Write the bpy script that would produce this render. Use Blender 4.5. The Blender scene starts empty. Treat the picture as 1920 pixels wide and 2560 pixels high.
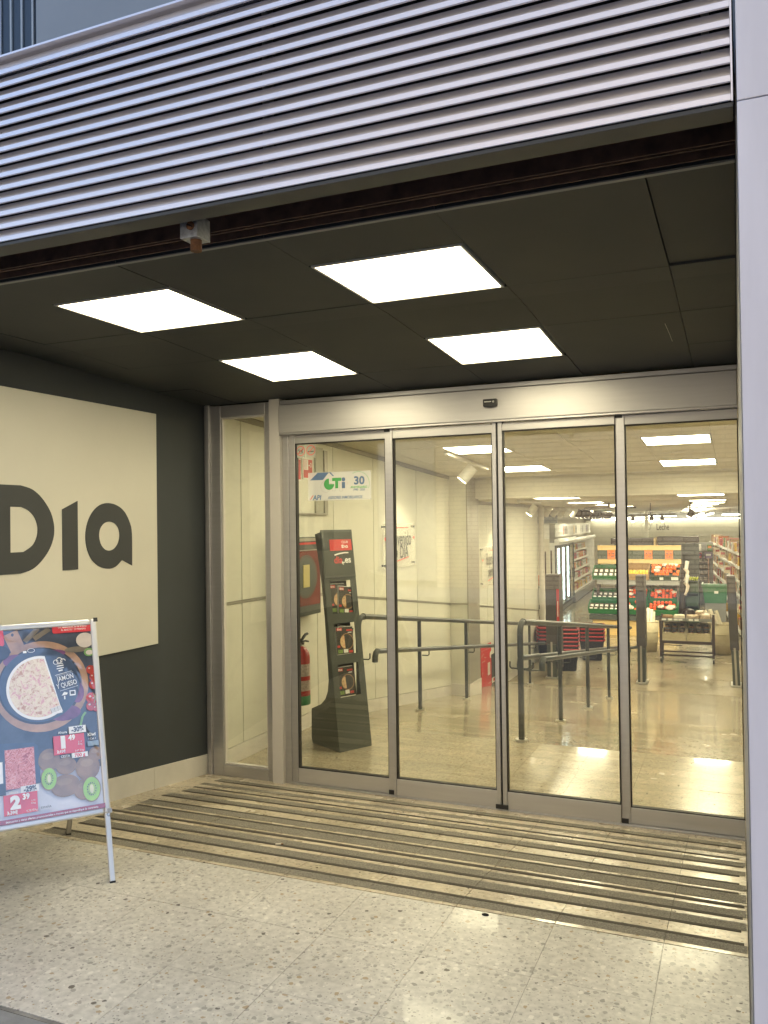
import bpy, bmesh, math, random
from mathutils import Vector, Matrix
R = math.radians
random.seed(7)
SC = bpy.context.scene
COL = SC.collection

# ------------------------------------------------------------------ camera
def cam_axes(yaw, pitch, roll):
    f = Vector((-math.sin(yaw)*math.cos(pitch), math.cos(yaw)*math.cos(pitch), math.sin(pitch)))
    r = Vector((math.cos(yaw), math.sin(yaw), 0)); u = r.cross(f)
    c, s = math.cos(roll), math.sin(roll)
    return c*r + s*u, -s*r + c*u, f
EYE = 1.565
cr, cu, cf = cam_axes(R(22.97535), R(0.83123), R(-0.74354))
cd = bpy.data.cameras.new('camera'); cam = bpy.data.objects.new('camera', cd); COL.objects.link(cam)
cam.matrix_world = Matrix(((cr.x, cu.x, -cf.x, 0), (cr.y, cu.y, -cf.y, 0), (cr.z, cu.z, -cf.z, EYE), (0, 0, 0, 1)))
cd.sensor_fit = 'VERTICAL'; cd.sensor_height = 36; cd.lens = 2085.1/2560*36
cd.clip_start = 0.05; cd.clip_end = 400
SC.camera = cam

# ------------------------------------------------------------------ sky, sun, exposure
SUN_EL, SUN_AZ = R(52), R(20)            # the sun stands behind the shop: the whole front is in open shade
W = bpy.data.worlds.new('World'); SC.world = W; W.use_nodes = True
nt = W.node_tree; bg = nt.nodes['Background']
sky = nt.nodes.new('ShaderNodeTexSky'); sky.sky_type = 'NISHITA'; sky.sun_disc = False
sky.sun_elevation = SUN_EL; sky.sun_rotation = SUN_AZ
nt.links.new(sky.outputs[0], bg.inputs[0]); bg.inputs[1].default_value = 0.15
sl = bpy.data.lights.new('sun', 'SUN'); sl.energy = 3.7; sl.angle = R(0.53); sl.color = (1, 0.94, 0.85)
so = bpy.data.objects.new('sun', sl); COL.objects.link(so)
sd = Vector((math.sin(SUN_AZ)*math.cos(SUN_EL), math.cos(SUN_AZ)*math.cos(SUN_EL), math.sin(SUN_EL)))
so.rotation_euler = sd.to_track_quat('Z', 'Y').to_euler(); so.location = sd*60
vs = SC.view_settings; vs.view_transform = 'Standard'; vs.look = 'None'; vs.gamma = 1; vs.exposure = 1.55
vs.use_curve_mapping = False
SC.render.engine = 'CYCLES'
cy = SC.cycles
cy.use_denoising = True
try: cy.denoiser = 'OPENIMAGEDENOISE'; cy.denoising_input_passes = 'RGB_ALBEDO_NORMAL'
except Exception: pass
cy.caustics_reflective = False; cy.caustics_refractive = False
cy.max_bounces = 10; cy.diffuse_bounces = 5; cy.glossy_bounces = 5; cy.transparent_max_bounces = 16
cy.sample_clamp_indirect = 6; cy.sample_clamp_direct = 0
cy.use_light_tree = True
LAMP = (1.0, 0.89, 0.60)                 # warm white of the shop's panels
L_PANEL = 5.6                            # entrance panels
L_FAR = 17.0                             # panels of the lower shop
L_SHOP = 8.6                            # brighter panels inside the shop

# ------------------------------------------------------------------ mesh helpers
class Fr:                                 # a local frame: p(a,b,c) = O + a x + b y + c z
    def __init__(s, O, x, y, z=None):
        s.O = Vector(O); s.x = Vector(x).normalized(); s.y = Vector(y).normalized()
        s.z = Vector(z).normalized() if z is not None else s.x.cross(s.y)
    def p(s, a, b, c=0): return s.O + s.x*a + s.y*b + s.z*c

class MB:
    def __init__(s): s.v = []; s.f = []; s.mi = []; s.sm = []; s.mats = []
    def _m(s, m):
        if m is None: return 0
        if m not in s.mats: s.mats.append(m)
        return s.mats.index(m)
    def add(s, vs, fs, m=None, smooth=False):
        k = len(s.v); s.v += [Vector(p) for p in vs]; i = s._m(m)
        for f in fs: s.f.append([k+j for j in f]); s.mi.append(i); s.sm.append(smooth)
        return s
    def box(s, x0, x1, y0, y1, z0, z1, m=None, fr=None):
        P = [(x, y, z) for x in (x0, x1) for y in (y0, y1) for z in (z0, z1)]
        if fr: P = [fr.p(*q) for q in P]
        return s.add(P, [(0,1,3,2),(4,6,7,5),(0,4,5,1),(2,3,7,6),(0,2,6,4),(1,5,7,3)], m)
    def hexa(s, P, m=None):               # 4 bottom points then 4 top points, both counter-clockwise
        return s.add(P, [(3,2,1,0),(4,5,6,7),(0,1,5,4),(1,2,6,5),(2,3,7,6),(3,0,4,7)], m)
    def quad(s, P, m=None): return s.add(P, [tuple(range(len(P)))], m)
    def prism(s, pts, c0, c1, fr, m=None): # polygon in the frame's a,b plane, from depth c0 to c1
        n = len(pts)
        A = [fr.p(a, b, c0) for a, b in pts]; B = [fr.p(a, b, c1) for a, b in pts]
        return s.add(A+B, [tuple(range(n-1, -1, -1)), tuple(range(n, 2*n))] + [(i, (i+1) % n, n+(i+1) % n, n+i) for i in range(n)], m)
    def tube(s, path, r, n=10, m=None, cap=True, r1=None):
        path = [Vector(p) for p in path]; k = len(path)
        rings = []; up = None
        for i, p in enumerate(path):
            d = (path[min(i+1, k-1)] - path[max(i-1, 0)]).normalized()
            if up is None:
                up = Vector((0, 0, 1)) if abs(d.z) < .9 else Vector((1, 0, 0))
            a = d.cross(up).normalized(); b = a.cross(d).normalized(); up = b
            rr = r if r1 is None else r + (r1-r)*i/(k-1)
            rings.append([p + a*math.cos(2*math.pi*j/n)*rr + b*math.sin(2*math.pi*j/n)*rr for j in range(n)])
        V = [q for g in rings for q in g]
        s.add(V, [(i*n+j, i*n+(j+1) % n, (i+1)*n+(j+1) % n, (i+1)*n+j) for i in range(k-1) for j in range(n)], m, True)
        if cap:
            s.add(rings[0], [tuple(range(n-1, -1, -1))], m); s.add(rings[-1], [tuple(range(n))], m)
        return s
    def cyl(s, p0, p1, r, n=14, m=None, r1=None): return s.tube([p0, p1], r, n, m, True, r1)
    def lathe(s, prof, c, n=16, m=None):   # (radius, height) pairs round a vertical axis at c
        c = Vector(c); V = []
        for r, h in prof: V += [c + Vector((r*math.cos(2*math.pi*j/n), r*math.sin(2*math.pi*j/n), h)) for j in range(n)]
        return s.add(V, [(i*n+j, i*n+(j+1) % n, (i+1)*n+(j+1) % n, (i+1)*n+j) for i in range(len(prof)-1) for j in range(n)], m, True)
    def ball(s, c, r, n=10, k=6, m=None, sc=(1, 1, 1)):
        c = Vector(c); V = [c+Vector((0, 0, -r*sc[2]))]
        for i in range(1, k):
            t = -math.pi/2 + math.pi*i/k
            V += [c+Vector((r*sc[0]*math.cos(t)*math.cos(2*math.pi*j/n), r*sc[1]*math.cos(t)*math.sin(2*math.pi*j/n), r*sc[2]*math.sin(t))) for j in range(n)]
        V.append(c+Vector((0, 0, r*sc[2]))); F = []
        for j in range(n):
            F.append((0, 1+(j+1) % n, 1+j)); F.append((len(V)-1, 1+(k-2)*n+j, 1+(k-2)*n+(j+1) % n))
        F += [(1+i*n+j, 1+i*n+(j+1) % n, 1+(i+1)*n+(j+1) % n, 1+(i+1)*n+j) for i in range(k-2) for j in range(n)]
        return s.add(V, F, m, True)
    def disc(s, fr, a, b, ra, rb, c, m=None, n=28, a0=0, a1=2*math.pi):
        return s.quad([fr.p(a+ra*math.cos(a0+(a1-a0)*j/n), b+rb*math.sin(a0+(a1-a0)*j/n), c) for j in range(n)], m)
    def ring(s, fr, a, b, ra, rb, wd, c, m=None, n=28, a0=0, a1=2*math.pi):
        k = n+1; V = []
        for j in range(k):
            t = a0+(a1-a0)*j/n
            V += [fr.p(a+ra*math.cos(t), b+rb*math.sin(t), c), fr.p(a+(ra-wd)*math.cos(t), b+(rb-wd)*math.sin(t), c)]
        return s.add(V, [(2*j, 2*j+2, 2*j+3, 2*j+1) for j in range(n)], m)
    def rect(s, fr, a0, a1, b0, b1, c, m=None):
        return s.quad([fr.p(a0, b0, c), fr.p(a1, b0, c), fr.p(a1, b1, c), fr.p(a0, b1, c)], m)
    def bar(s, fr, p, q, wd, c, m=None):    # a flat stroke
        d = Vector((q[0]-p[0], q[1]-p[1])); L = max(d.length, 1e-6); nx, ny = -d.y/L*wd/2, d.x/L*wd/2
        return s.quad([fr.p(p[0]+nx, p[1]+ny, c), fr.p(p[0]-nx, p[1]-ny, c), fr.p(q[0]-nx, q[1]-ny, c), fr.p(q[0]+nx, q[1]+ny, c)], m)

def root_loc(o):
    l = Vector((0, 0, 0))
    while o: l += o.location; o = o.parent
    return l
def obj(name, mb, mat=None, parent=None, bev=0, loc=None, seg=2):
    me = bpy.data.meshes.new(name)
    off = root_loc(parent) + (Vector(loc) if loc is not None else Vector())
    me.from_pydata([p-off for p in mb.v], [], mb.f)
    ms = mb.mats if mb.mats else [mat]
    for m in ms: me.materials.append(m)
    if len(ms) > 1: me.polygons.foreach_set('material_index', mb.mi)
    me.polygons.foreach_set('use_smooth', mb.sm); me.update()
    o = bpy.data.objects.new(name, me); COL.objects.link(o)
    if loc is not None: o.location = loc
    if parent: o.parent = parent
    if bev:
        b = o.modifiers.new('Bevel', 'BEVEL'); b.width = bev; b.segments = seg; b.limit_method = 'ANGLE'; b.angle_limit = R(50)
    return o
def tag(o, label=None, cat=None, group=None, kind=None):
    if label: o['label'] = label
    if cat: o['category'] = cat
    if group: o['group'] = group
    if kind: o['kind'] = kind
    return o
def thing(name, loc, label, cat, group=None):
    o = bpy.data.objects.new(name, None); COL.objects.link(o); o.location = loc; o.empty_display_size = .1
    return tag(o, label, cat, group)
def kids(o): return [c for c in bpy.data.objects if c.parent == o]
def dup(o, loc=None, rz=None, label=None, parent=None, K=None):
    c = o.copy(); COL.objects.link(c)
    if parent: c.parent = parent
    for ch in list(o.children): dup(ch, parent=c)
    if loc is not None: c.location = loc
    if rz is not None: c.rotation_euler = (0, 0, rz)
    if label: c['label'] = label
    return c

# flat lettering from the built-in font, as a mesh lying on a frame
def txt(name, s, fr, a, b, size, mat, parent, c=.001, sx=1.0, bold=0.0, align='CENTER', shear=0, ext=0, rot=0):
    cu_ = bpy.data.curves.new('t', 'FONT'); cu_.body = s; cu_.size = 1; cu_.align_x = align; cu_.align_y = 'CENTER'
    cu_.offset = bold; cu_.shear = shear; cu_.extrude = ext/size if ext else 0; cu_.resolution_u = 3
    t = bpy.data.objects.new('t', cu_); COL.objects.link(t)
    bpy.context.view_layer.update()
    me = bpy.data.meshes.new_from_object(t.evaluated_get(bpy.context.evaluated_depsgraph_get()))
    bpy.data.objects.remove(t); bpy.data.curves.remove(cu_)
    off = root_loc(parent); ca, sa = math.cos(rot), math.sin(rot)
    for v in me.vertices:
        x, y, z = v.co.x*size*sx, v.co.y*size, v.co.z*size
        v.co = fr.p(a + x*ca - y*sa, b + x*sa + y*ca, c + z) - off
    me.materials.clear(); me.materials.append(mat); me.name = name; me.update()
    o = bpy.data.objects.new(name, me); COL.objects.link(o); o.parent = parent
    return o
# outline with holes (lists of (a,b)) filled and extruded on a frame
def outline(name, loops, fr, c, ext, mat, parent, bev=0):
    cu_ = bpy.data.curves.new('o', 'CURVE'); cu_.dimensions = '2D'; cu_.fill_mode = 'BOTH'; cu_.extrude = ext/2
    for lp in loops:
        sp = cu_.splines.new('POLY'); sp.points.add(len(lp)-1); sp.use_cyclic_u = True
        for i, (a, b) in enumerate(lp): sp.points[i].co = (a, b, 0, 1)
    t = bpy.data.objects.new('o', cu_); COL.objects.link(t); bpy.context.view_layer.update()
    me = bpy.data.meshes.new_from_object(t.evaluated_get(bpy.context.evaluated_depsgraph_get()))
    bpy.data.objects.remove(t); bpy.data.curves.remove(cu_)
    off = root_loc(parent)
    for v in me.vertices: v.co = fr.p(v.co.x, v.co.y, c+ext/2+v.co.z) - off
    me.materials.clear(); me.materials.append(mat); me.name = name; me.update()
    o = bpy.data.objects.new(name, me); COL.objects.link(o); o.parent = parent
    return o
def smooth_loop(pts, n=5, sharp=()):      # Catmull-Rom round a closed loop, corners in 'sharp' kept
    out = []; k = len(pts)
    for i in range(k):
        p0, p1, p2, p3 = pts[i-1], pts[i], pts[(i+1) % k], pts[(i+2) % k]
        if i in sharp: p0 = p1
        if (i+1) % k in sharp: p3 = p2
        for j in range(n):
            t = j/n
            out.append(tuple(.5*((2*b)+(-a+c)*t+(2*a-5*b+4*c-d)*t*t+(-a+3*b-3*c+d)*t**3) for a, b, c, d in zip(p0, p1, p2, p3)))
    return out

# ------------------------------------------------------------------ materials
def nodes(name):
    m = bpy.data.materials.new(name); m.use_nodes = True
    t = m.node_tree; return m, t, t.nodes['Principled BSDF']
def N(t, typ, **kw):
    n = t.nodes.new(typ)
    for k, v in kw.items():
        if k in n.inputs: n.inputs[k].default_value = v
        else: setattr(n, k, v)
    return n
def lk(t, a, b): t.links.new(a, b)
def c4(c): return (c[0], c[1], c[2], 1)
def ramp(t, fac, stops, interp='LINEAR'):
    r = N(t, 'ShaderNodeValToRGB'); r.color_ramp.interpolation = interp
    e = r.color_ramp.elements
    while len(e) < len(stops): e.new(.5)
    for i, (p, c) in enumerate(stops): e[i].position = p; e[i].color = c4(c) if len(c) == 3 else c
    lk(t, fac, r.inputs[0]); return r.outputs[0]
def mixc(t, fac, a, b, mode='MIX'):
    n = N(t, 'ShaderNodeMix', data_type='RGBA', blend_type=mode)
    for s, v in ((n.inputs[0], fac), (n.inputs[6], a), (n.inputs[7], b)):
        if isinstance(v, (int, float)): s.default_value = v
        elif isinstance(v, tuple): s.default_value = c4(v)
        else: lk(t, v, s)
    return n.outputs[2]
def math_(t, op, a, b=0.0, clamp=False):
    n = N(t, 'ShaderNodeMath', operation=op, use_clamp=clamp)
    for s, v in ((n.inputs[0], a), (n.inputs[1], b)):
        if isinstance(v, (int, float)): s.default_value = v
        else: lk(t, v, s)
    return n.outputs[0]
def mat(name, col, rough=.5, metal=0., var=.06, vs=6, bump=0., bs=80, spec=.5, coat=0., rvar=.08, grain=None):
    m, t, p = nodes(name)
    g = N(t, 'ShaderNodeNewGeometry'); pos = g.outputs['Position']
    if grain:
        mp = N(t, 'ShaderNodeMapping'); mp.inputs['Scale'].default_value = grain; lk(t, pos, mp.inputs[0]); pos2 = mp.outputs[0]
    else: pos2 = pos
    n = N(t, 'ShaderNodeTexNoise', Scale=vs, Detail=5, Roughness=.6); lk(t, pos2, n.inputs[0])
    f = ramp(t, n.outputs[0], [(.3, (0, 0, 0)), (.7, (1, 1, 1))])
    lo = tuple(max(0, x*(1-var)) for x in col); hi = tuple(min(1, x*(1+var)) for x in col)
    lk(t, mixc(t, f, lo, hi), p.inputs['Base Color'])
    lk(t, math_(t, 'ADD', math_(t, 'MULTIPLY', n.outputs[0], rvar*2), rough-rvar), p.inputs['Roughness'])
    p.inputs['Metallic'].default_value = metal; p.inputs['Specular IOR Level'].default_value = spec
    p.inputs['Coat Weight'].default_value = coat; p.inputs['Coat Roughness'].default_value = .08
    if bump:
        nb = N(t, 'ShaderNodeTexNoise', Scale=bs, Detail=4); lk(t, pos2, nb.inputs[0])
        b = N(t, 'ShaderNodeBump', Strength=bump, Distance=.004); lk(t, nb.outputs[0], b.inputs['Height']); lk(t, b.outputs[0], p.inputs['Normal'])
    return m
def emit(name, col, s):
    m, t, p = nodes(name)
    p.inputs['Base Color'].default_value = (.8, .8, .8, 1)
    p.inputs['Emission Color'].default_value = c4(col); p.inputs['Emission Strength'].default_value = s
    return m
def glass(name, tint=(.965, .975, .95), ior=1.56):
    m, t, p = nodes(name); t.nodes.remove(p)
    out = [x for x in t.nodes if x.type == 'OUTPUT_MATERIAL'][0]
    tr = N(t, 'ShaderNodeBsdfTransparent'); tr.inputs[0].default_value = c4(tint)
    gl = N(t, 'ShaderNodeBsdfGlossy', Roughness=0.0); gl.inputs[0].default_value = (1, 1, 1, 1)
    f0 = ((ior-1)/(ior+1))**2; lw = N(t, 'ShaderNodeLayerWeight', Blend=.5)      # Schlick, the same on both faces of the pane
    fr = math_(t, 'ADD', math_(t, 'MULTIPLY', math_(t, 'POWER', lw.outputs['Facing'], 5), 1-f0), f0)
    mx = N(t, 'ShaderNodeMixShader'); lk(t, fr, mx.inputs[0]); lk(t, tr.outputs[0], mx.inputs[1]); lk(t, gl.outputs[0], mx.inputs[2])
    # finger marks and dust: a very thin pale film in patches
    g = N(t, 'ShaderNodeNewGeometry'); sm = N(t, 'ShaderNodeTexNoise', Scale=3.5, Detail=7, Roughness=.7, Distortion=1.4); lk(t, g.outputs['Position'], sm.inputs[0])
    df = N(t, 'ShaderNodeBsdfDiffuse'); df.inputs[0].default_value = (.8, .8, .78, 1)
    m2 = N(t, 'ShaderNodeMixShader'); lk(t, math_(t, 'MULTIPLY', ramp(t, sm.outputs[0], [(.48, (0, 0, 0)), (.75, (1, 1, 1))]), .035), m2.inputs[0]); lk(t, mx.outputs[0], m2.inputs[1]); lk(t, df.outputs[0], m2.inputs[2])
    lk(t, m2.outputs[0], out.inputs[0]); return m
def terrazzo(name, base, chip_dark, rough, scale=52, coat=0., tint_var=.05, chips=.5, dirt=.25):
    m, t, p = nodes(name)
    g = N(t, 'ShaderNodeNewGeometry'); oi = N(t, 'ShaderNodeObjectInfo')
    ad = N(t, 'ShaderNodeVectorMath', operation='ADD'); lk(t, g.outputs['Position'], ad.inputs[0])
    sc = N(t, 'ShaderNodeVectorMath', operation='SCALE'); sc.inputs[0].default_value = (3.7, 5.1, 0); lk(t, oi.outputs['Random'], sc.inputs[3]); lk(t, sc.outputs[0], ad.inputs[1])
    dn = N(t, 'ShaderNodeTexNoise', Scale=60, Detail=2); lk(t, ad.outputs[0], dn.inputs[0])
    ds = N(t, 'ShaderNodeVectorMath', operation='SCALE'); ds.inputs[3].default_value = .014; lk(t, dn.outputs['Color'], ds.inputs[0])
    co = N(t, 'ShaderNodeVectorMath', operation='ADD'); lk(t, ad.outputs[0], co.inputs[0]); lk(t, ds.outputs[0], co.inputs[1])
    col = None
    big = N(t, 'ShaderNodeTexNoise', Scale=2.2, Detail=4); lk(t, g.outputs['Position'], big.inputs[0])
    mot = N(t, 'ShaderNodeTexNoise', Scale=38, Detail=3); lk(t, ad.outputs[0], mot.inputs[0])
    lo = tuple(x*.86 for x in base); hi = tuple(min(1, x*1.1) for x in base)
    col = mixc(t, ramp(t, mot.outputs[0], [(.35, (0, 0, 0)), (.65, (1, 1, 1))]), lo, hi)
    for k, (s_, th, pal) in enumerate(((scale*2.1, .40, 0), (scale, .45, 1))):
        v = N(t, 'ShaderNodeTexVoronoi', Scale=s_, Randomness=1.0); lk(t, co.outputs[0], v.inputs['Vector'])
        sp = N(t, 'ShaderNodeSeparateColor'); lk(t, v.outputs['Color'], sp.inputs[0])
        size = math_(t, 'MULTIPLY', sp.outputs[0], th)              # every chip its own size
        mask = math_(t, 'LESS_THAN', v.outputs['Distance'], size)
        keep = math_(t, 'LESS_THAN', sp.outputs[2], chips if pal else chips*.8)
        mask = math_(t, 'MULTIPLY', mask, keep)
        b1 = tuple(x*.72 for x in base); b2 = tuple(min(1, x*1.22) for x in base)
        chipc = ramp(t, sp.outputs[1], [(0, b1), (.24, tuple(x*.58 for x in base)), (.44, tuple((a+b)/1.9 for a, b in zip(base, chip_dark))), (.60, (base[0]*.66, base[1]*.53, base[2]*.37)), (.70, b2), (.84, tuple(x*.48 for x in base)), (.965, chip_dark)], 'CONSTANT')
        col = mixc(t, math_(t, 'MULTIPLY', mask, .97), col, chipc)
    gum = N(t, 'ShaderNodeTexVoronoi', Scale=3.1); lk(t, co.outputs[0], gum.inputs['Vector']); gs_ = N(t, 'ShaderNodeSeparateColor'); lk(t, gum.outputs['Color'], gs_.inputs[0])
    gm = math_(t, 'LESS_THAN', gum.outputs['Distance'], math_(t, 'MULTIPLY', gs_.outputs[0], .030))
    col = mixc(t, math_(t, 'MULTIPLY', gm, .55), col, (.10, .095, .085))
    scf = N(t, 'ShaderNodeTexNoise', Scale=9, Detail=6, Roughness=.75, Distortion=.8); lk(t, ad.outputs[0], scf.inputs[0])
    col = mixc(t, math_(t, 'MULTIPLY', ramp(t, scf.outputs[0], [(.56, (0, 0, 0)), (.72, (1, 1, 1))]), dirt), col, tuple(x*.55 for x in base))
    # worn, greyer patches and a little difference from tile to tile
    f = ramp(t, big.outputs[0], [(.35, (1-dirt,)*3), (.65, (1, 1, 1))])
    col = mixc(t, 1.0, col, f, 'MULTIPLY')
    tv = ramp(t, oi.outputs['Random'], [(0, (1-tint_var,)*3), (1, (1, 1, 1))])
    col = mixc(t, 1.0, col, tv, 'MULTIPLY')
    lk(t, col, p.inputs['Base Color'])
    lk(t, math_(t, 'ADD', math_(t, 'MULTIPLY', big.outputs[0], .16), rough-.08), p.inputs['Roughness'])
    p.inputs['Coat Weight'].default_value = coat; p.inputs['Coat Roughness'].default_value = .06
    b = N(t, 'ShaderNodeBump', Strength=.06, Distance=.002); lk(t, mot.outputs[0], b.inputs['Height']); lk(t, b.outputs[0], p.inputs['Normal'])
    return m

m_louver = mat('anodised louvre', (.76, .735, .765), .40, .75, .05, 3, grain=(.6, 8, 8))
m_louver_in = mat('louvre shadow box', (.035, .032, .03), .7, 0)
m_col = mat('column cladding', (.75, .72, .75), .42, .0, .07, 9, grain=(1, 1, .16))
m_upper = mat('upper cladding', (.24, .28, .32), .5, .0, .06, 2)
m_window = mat('dark window sheet', (.022, .035, .055), .3, 0, .1, 3)
m_fin = mat('pale fin', (.34, .40, .45), .45)
m_black_ceiling = mat('painted black ceiling board', (.021, .024, .0265), .62, 0, .10, 2, bump=.05, bs=180)
m_gap = mat('dark gap', (.006, .006, .006), .9)
m_wall_dark = mat('charcoal wall paint', (.040, .046, .050), .7, 0, .14, 2.2, bump=.06, bs=120)
m_base = mat('cream marble skirting', (.60, .575, .52), .35, 0, .07, 5)
m_signwhite = mat('cream sign panel', (.62, .60, .52), .5, 0, .03, 1.5)
m_signgrey = mat('charcoal letters', (.040, .044, .049), .5)
m_alu = mat('brushed aluminium', (.52, .51, .50), .36, .75, .05, 3, grain=(1, 1, 14))
m_alu_h = mat('brushed aluminium casing', (.53, .515, .495), .40, .55, .04, 3, grain=(1, 14, 14))
m_post = mat('cream painted post', (.58, .55, .50), .42, 0, .04, 4)
m_gasket = mat('black rubber gasket', (.012, .010, .010), .6)
m_glass = glass('door glass')
m_rust = mat('rusty iron channel', (.085, .045, .03), .75, .2, .5, 14, bump=.4, bs=60)
m_galv = mat('galvanised steel', (.42, .43, .44), .42, .7, .3, 60)
m_rustbolt = mat('rusted bolt', (.17, .075, .03), .8, .1, .4, 60, bump=.3, bs=200)
m_lamp = emit('lit diffuser', LAMP, L_PANEL); m_lamp_in = emit('lit shop diffuser', LAMP, L_SHOP); m_lamp_far = emit('lit lower shop diffuser', LAMP, L_FAR)
m_lampframe = mat('pale lamp frame', (.40, .39, .37), .4)
m_ter_out = terrazzo('street terrazzo', (.60, .57, .51), (.10, .085, .07), .36, 41, coat=.12, chips=.98, dirt=.2)
m_grout2 = mat('worn floor joint', (.20, .185, .16), .85, 0, .95, 2.3)
m_ter_ramp = terrazzo('ramp terrazzo', (.60, .515, .385), (.12, .09, .06), .27, 60, coat=.15, chips=.42, dirt=.3)
m_ter_in = terrazzo('polished shop terrazzo', (.37, .315, .22), (.10, .08, .06), .24, 62, coat=.28, chips=.45, dirt=.15)
m_grout = mat('grey grout', (.15, .14, .12), .85)
m_strip = mat('rough grit strip', (.185, .168, .135), .85, 0, .62, 150, bump=.5, bs=160)
m_groove = mat('dirty groove', (.050, .041, .030), .8, 0, .3, 40)
m_stone = mat('grey paving stone', (.22, .22, .22), .7, 0, .2, 9, bump=.2, bs=90)
m_asphalt = mat('asphalt', (.05, .05, .052), .85, 0, .25, 40, bump=.4, bs=120)
m_wallpanel = mat('cream wall panel', (.63, .62, .53), .46, 0, .02, 1.5)
m_joint = mat('panel joint', (.20, .185, .14), .6)
m_trim_in = mat('aluminium wall trim', (.36, .34, .29), .4, .4)
m_ceil_in = mat('ceiling board', (.58, .55, .46), .6, 0, .04, 2)
m_rail = mat('grey painted steel rail', (.060, .063, .056), .33, .25, .06, 12)
m_steel = mat('stainless steel', (.55, .54, .5), .3, .9, .08, 30)
m_white = mat('white plastic', (.72, .71, .66), .4)
m_black = mat('black plastic', (.015, .015, .016), .4)
m_red = mat('signal red paint', (.42, .025, .02), .32, 0, .08, 8, coat=.3)
m_redflat = mat('red print', (.50, .035, .03), .45)
m_green = mat('green band', (.02, .20, .05), .4)
m_stand = mat('grey green card stand', (.055, .062, .052), .5, 0, .08, 6)
m_grey = mat('mid grey', (.20, .20, .19), .5)
m_clear = glass('clear acrylic', (.97, .97, .95), 1.3)

# ------------------------------------------------------------------ floors and ground
def zramp(y): return -0.11*(y-3.26) if y > 3.26 else 0.0
def zin(y): return -0.195 - (0.126*(min(y, 13.5)-6.6) if y > 6.6 else 0)
def tiles(parent, xs, ys, zf, m, name='tile', th=.03, gap=.0012, jit=.0006, skip=None):
    for i in range(len(xs)-1):
        for j in range(len(ys)-1):
            if skip and skip(i, j): continue
            x0, x1, y0, y1 = xs[i]+gap, xs[i+1]-gap, ys[j]+gap, ys[j+1]-gap
            d = random.uniform(-jit, jit)
            P = [(x0, y0, zf(y0+1e-4)-th), (x1, y0, zf(y0+1e-4)-th), (x1, y1, zf(y1-1e-4)-th), (x0, y1, zf(y1-1e-4)-th)]
            Q = [(p[0], p[1], p[2]+th+d) for p in P]
            obj(name, MB().hexa([Vector(p) for p in P]+[Vector(q) for q in Q]), m, parent, loc=(x0, y0, zf(y0)))
ground = obj('ground', MB().quad([(-120, -120, -.16), (120, -120, -.16), (120, 1.99, -.16), (-120, 1.99, -.16)]), m_asphalt); tag(ground, kind='structure')
road = obj('road', MB().box(-60, 60, -6.9, -1.6, -.159, -.12), m_asphalt); tag(road, kind='structure')
pave = obj('pavement', MB().box(-30, 30, -1.6, 2.03, -.155, -.004), m_stone, bev=.01); tag(pave, kind='structure')
for i in range(-6, 3):
    for j in range(2):
        obj('paving_slab', MB().box(i*.6+.003, i*.6+.597, .83+j*.6+.003, .83+j*.6+.597, -.02, random.uniform(.0005, .002)), m_stone, pave, .003, loc=(i*.6, .83+j*.6, 0))
pave2 = obj('far_pavement', MB().box(-30, 30, -9.2, -6.9, -.155, 0), m_stone, bev=.01); tag(pave2, kind='structure')
tx = [0.008, -.28] + [-.28-.405*k for k in range(1, 8)] + [-3.50]; tx = sorted(tx)
ter = obj('terrazzo_floor', MB().box(-3.5, .01, 2.031, 3.262, -.05, -.002), m_grout2); tag(ter, kind='structure')
tiles(ter, tx, [2.045, 2.45, 2.855, 3.26], lambda y: 0, m_ter_out, gap=.0008)
rampo = obj('entrance_ramp', MB().hexa([Vector(p) for p in ((-3.5, 3.264, -.06), (.01, 3.264, -.06), (.01, 5.03, -.26), (-3.5, 5.03, -.26), (-3.5, 3.264, -.006), (.01, 3.264, -.006), (.01, 5.03, zramp(5.03)-.005), (-3.5, 5.03, zramp(5.03)-.005))]), m_grout); tag(rampo, kind='structure')
tiles(rampo, tx, [3.263, 3.668, 4.073, 4.478, 4.93], zramp, m_ter_ramp)
tiles(rampo, [-3.5, .008], [4.931, 5.029], zramp, m_ter_ramp, 'threshold_tile')
def strip(y0, y1, x0, x1, name, m, h):
    P = [(x0, y0, zramp(y0)+.0004), (x1, y0, zramp(y0)+.0004), (x1, y1, zramp(y1)+.0004), (x0, y1, zramp(y1)+.0004)]
    Q = [(a, b, c+h) for a, b, c in P]
    obj(name, MB().hexa([Vector(p) for p in P+Q]), m, rampo, loc=P[0])
for (g0, g1, d0, d1) in ((3.297, 3.372, 3.372, 3.397), (3.535, 3.622, 3.510, 3.535), (3.690, 3.772, 3.664, 3.690), (None, None, 3.812, 3.845),
                         (3.878, 3.988, 3.988, 4.012), (4.048, 4.134, 4.134, 4.155), (4.284, 4.356, 4.262, 4.284), (4.446, 4.514, 4.425, 4.446),
                         (None, None, 4.560, 4.583), (4.655, 4.712, None, None), (4.806, 4.868, 4.788, 4.806)):
    e0 = random.uniform(-3.36, -3.30); e1 = -.013 if (d1 or 0) > 4.78 else .0055
    if g0:
        cuts = [e0] + [q for q in tx if e0+.02 < q < e1-.02] + [e1]
        for c0_, c1_ in zip(cuts[:-1], cuts[1:]): strip(g0+random.uniform(-.002, .002), g1, c0_+.0012, c1_-.0012, 'grit_strip', m_strip, .0008)
    if d0: strip(d0, d1, e0, min(e1, random.uniform(-.03, 0)), 'groove_strip', m_groove, .0016)

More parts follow.
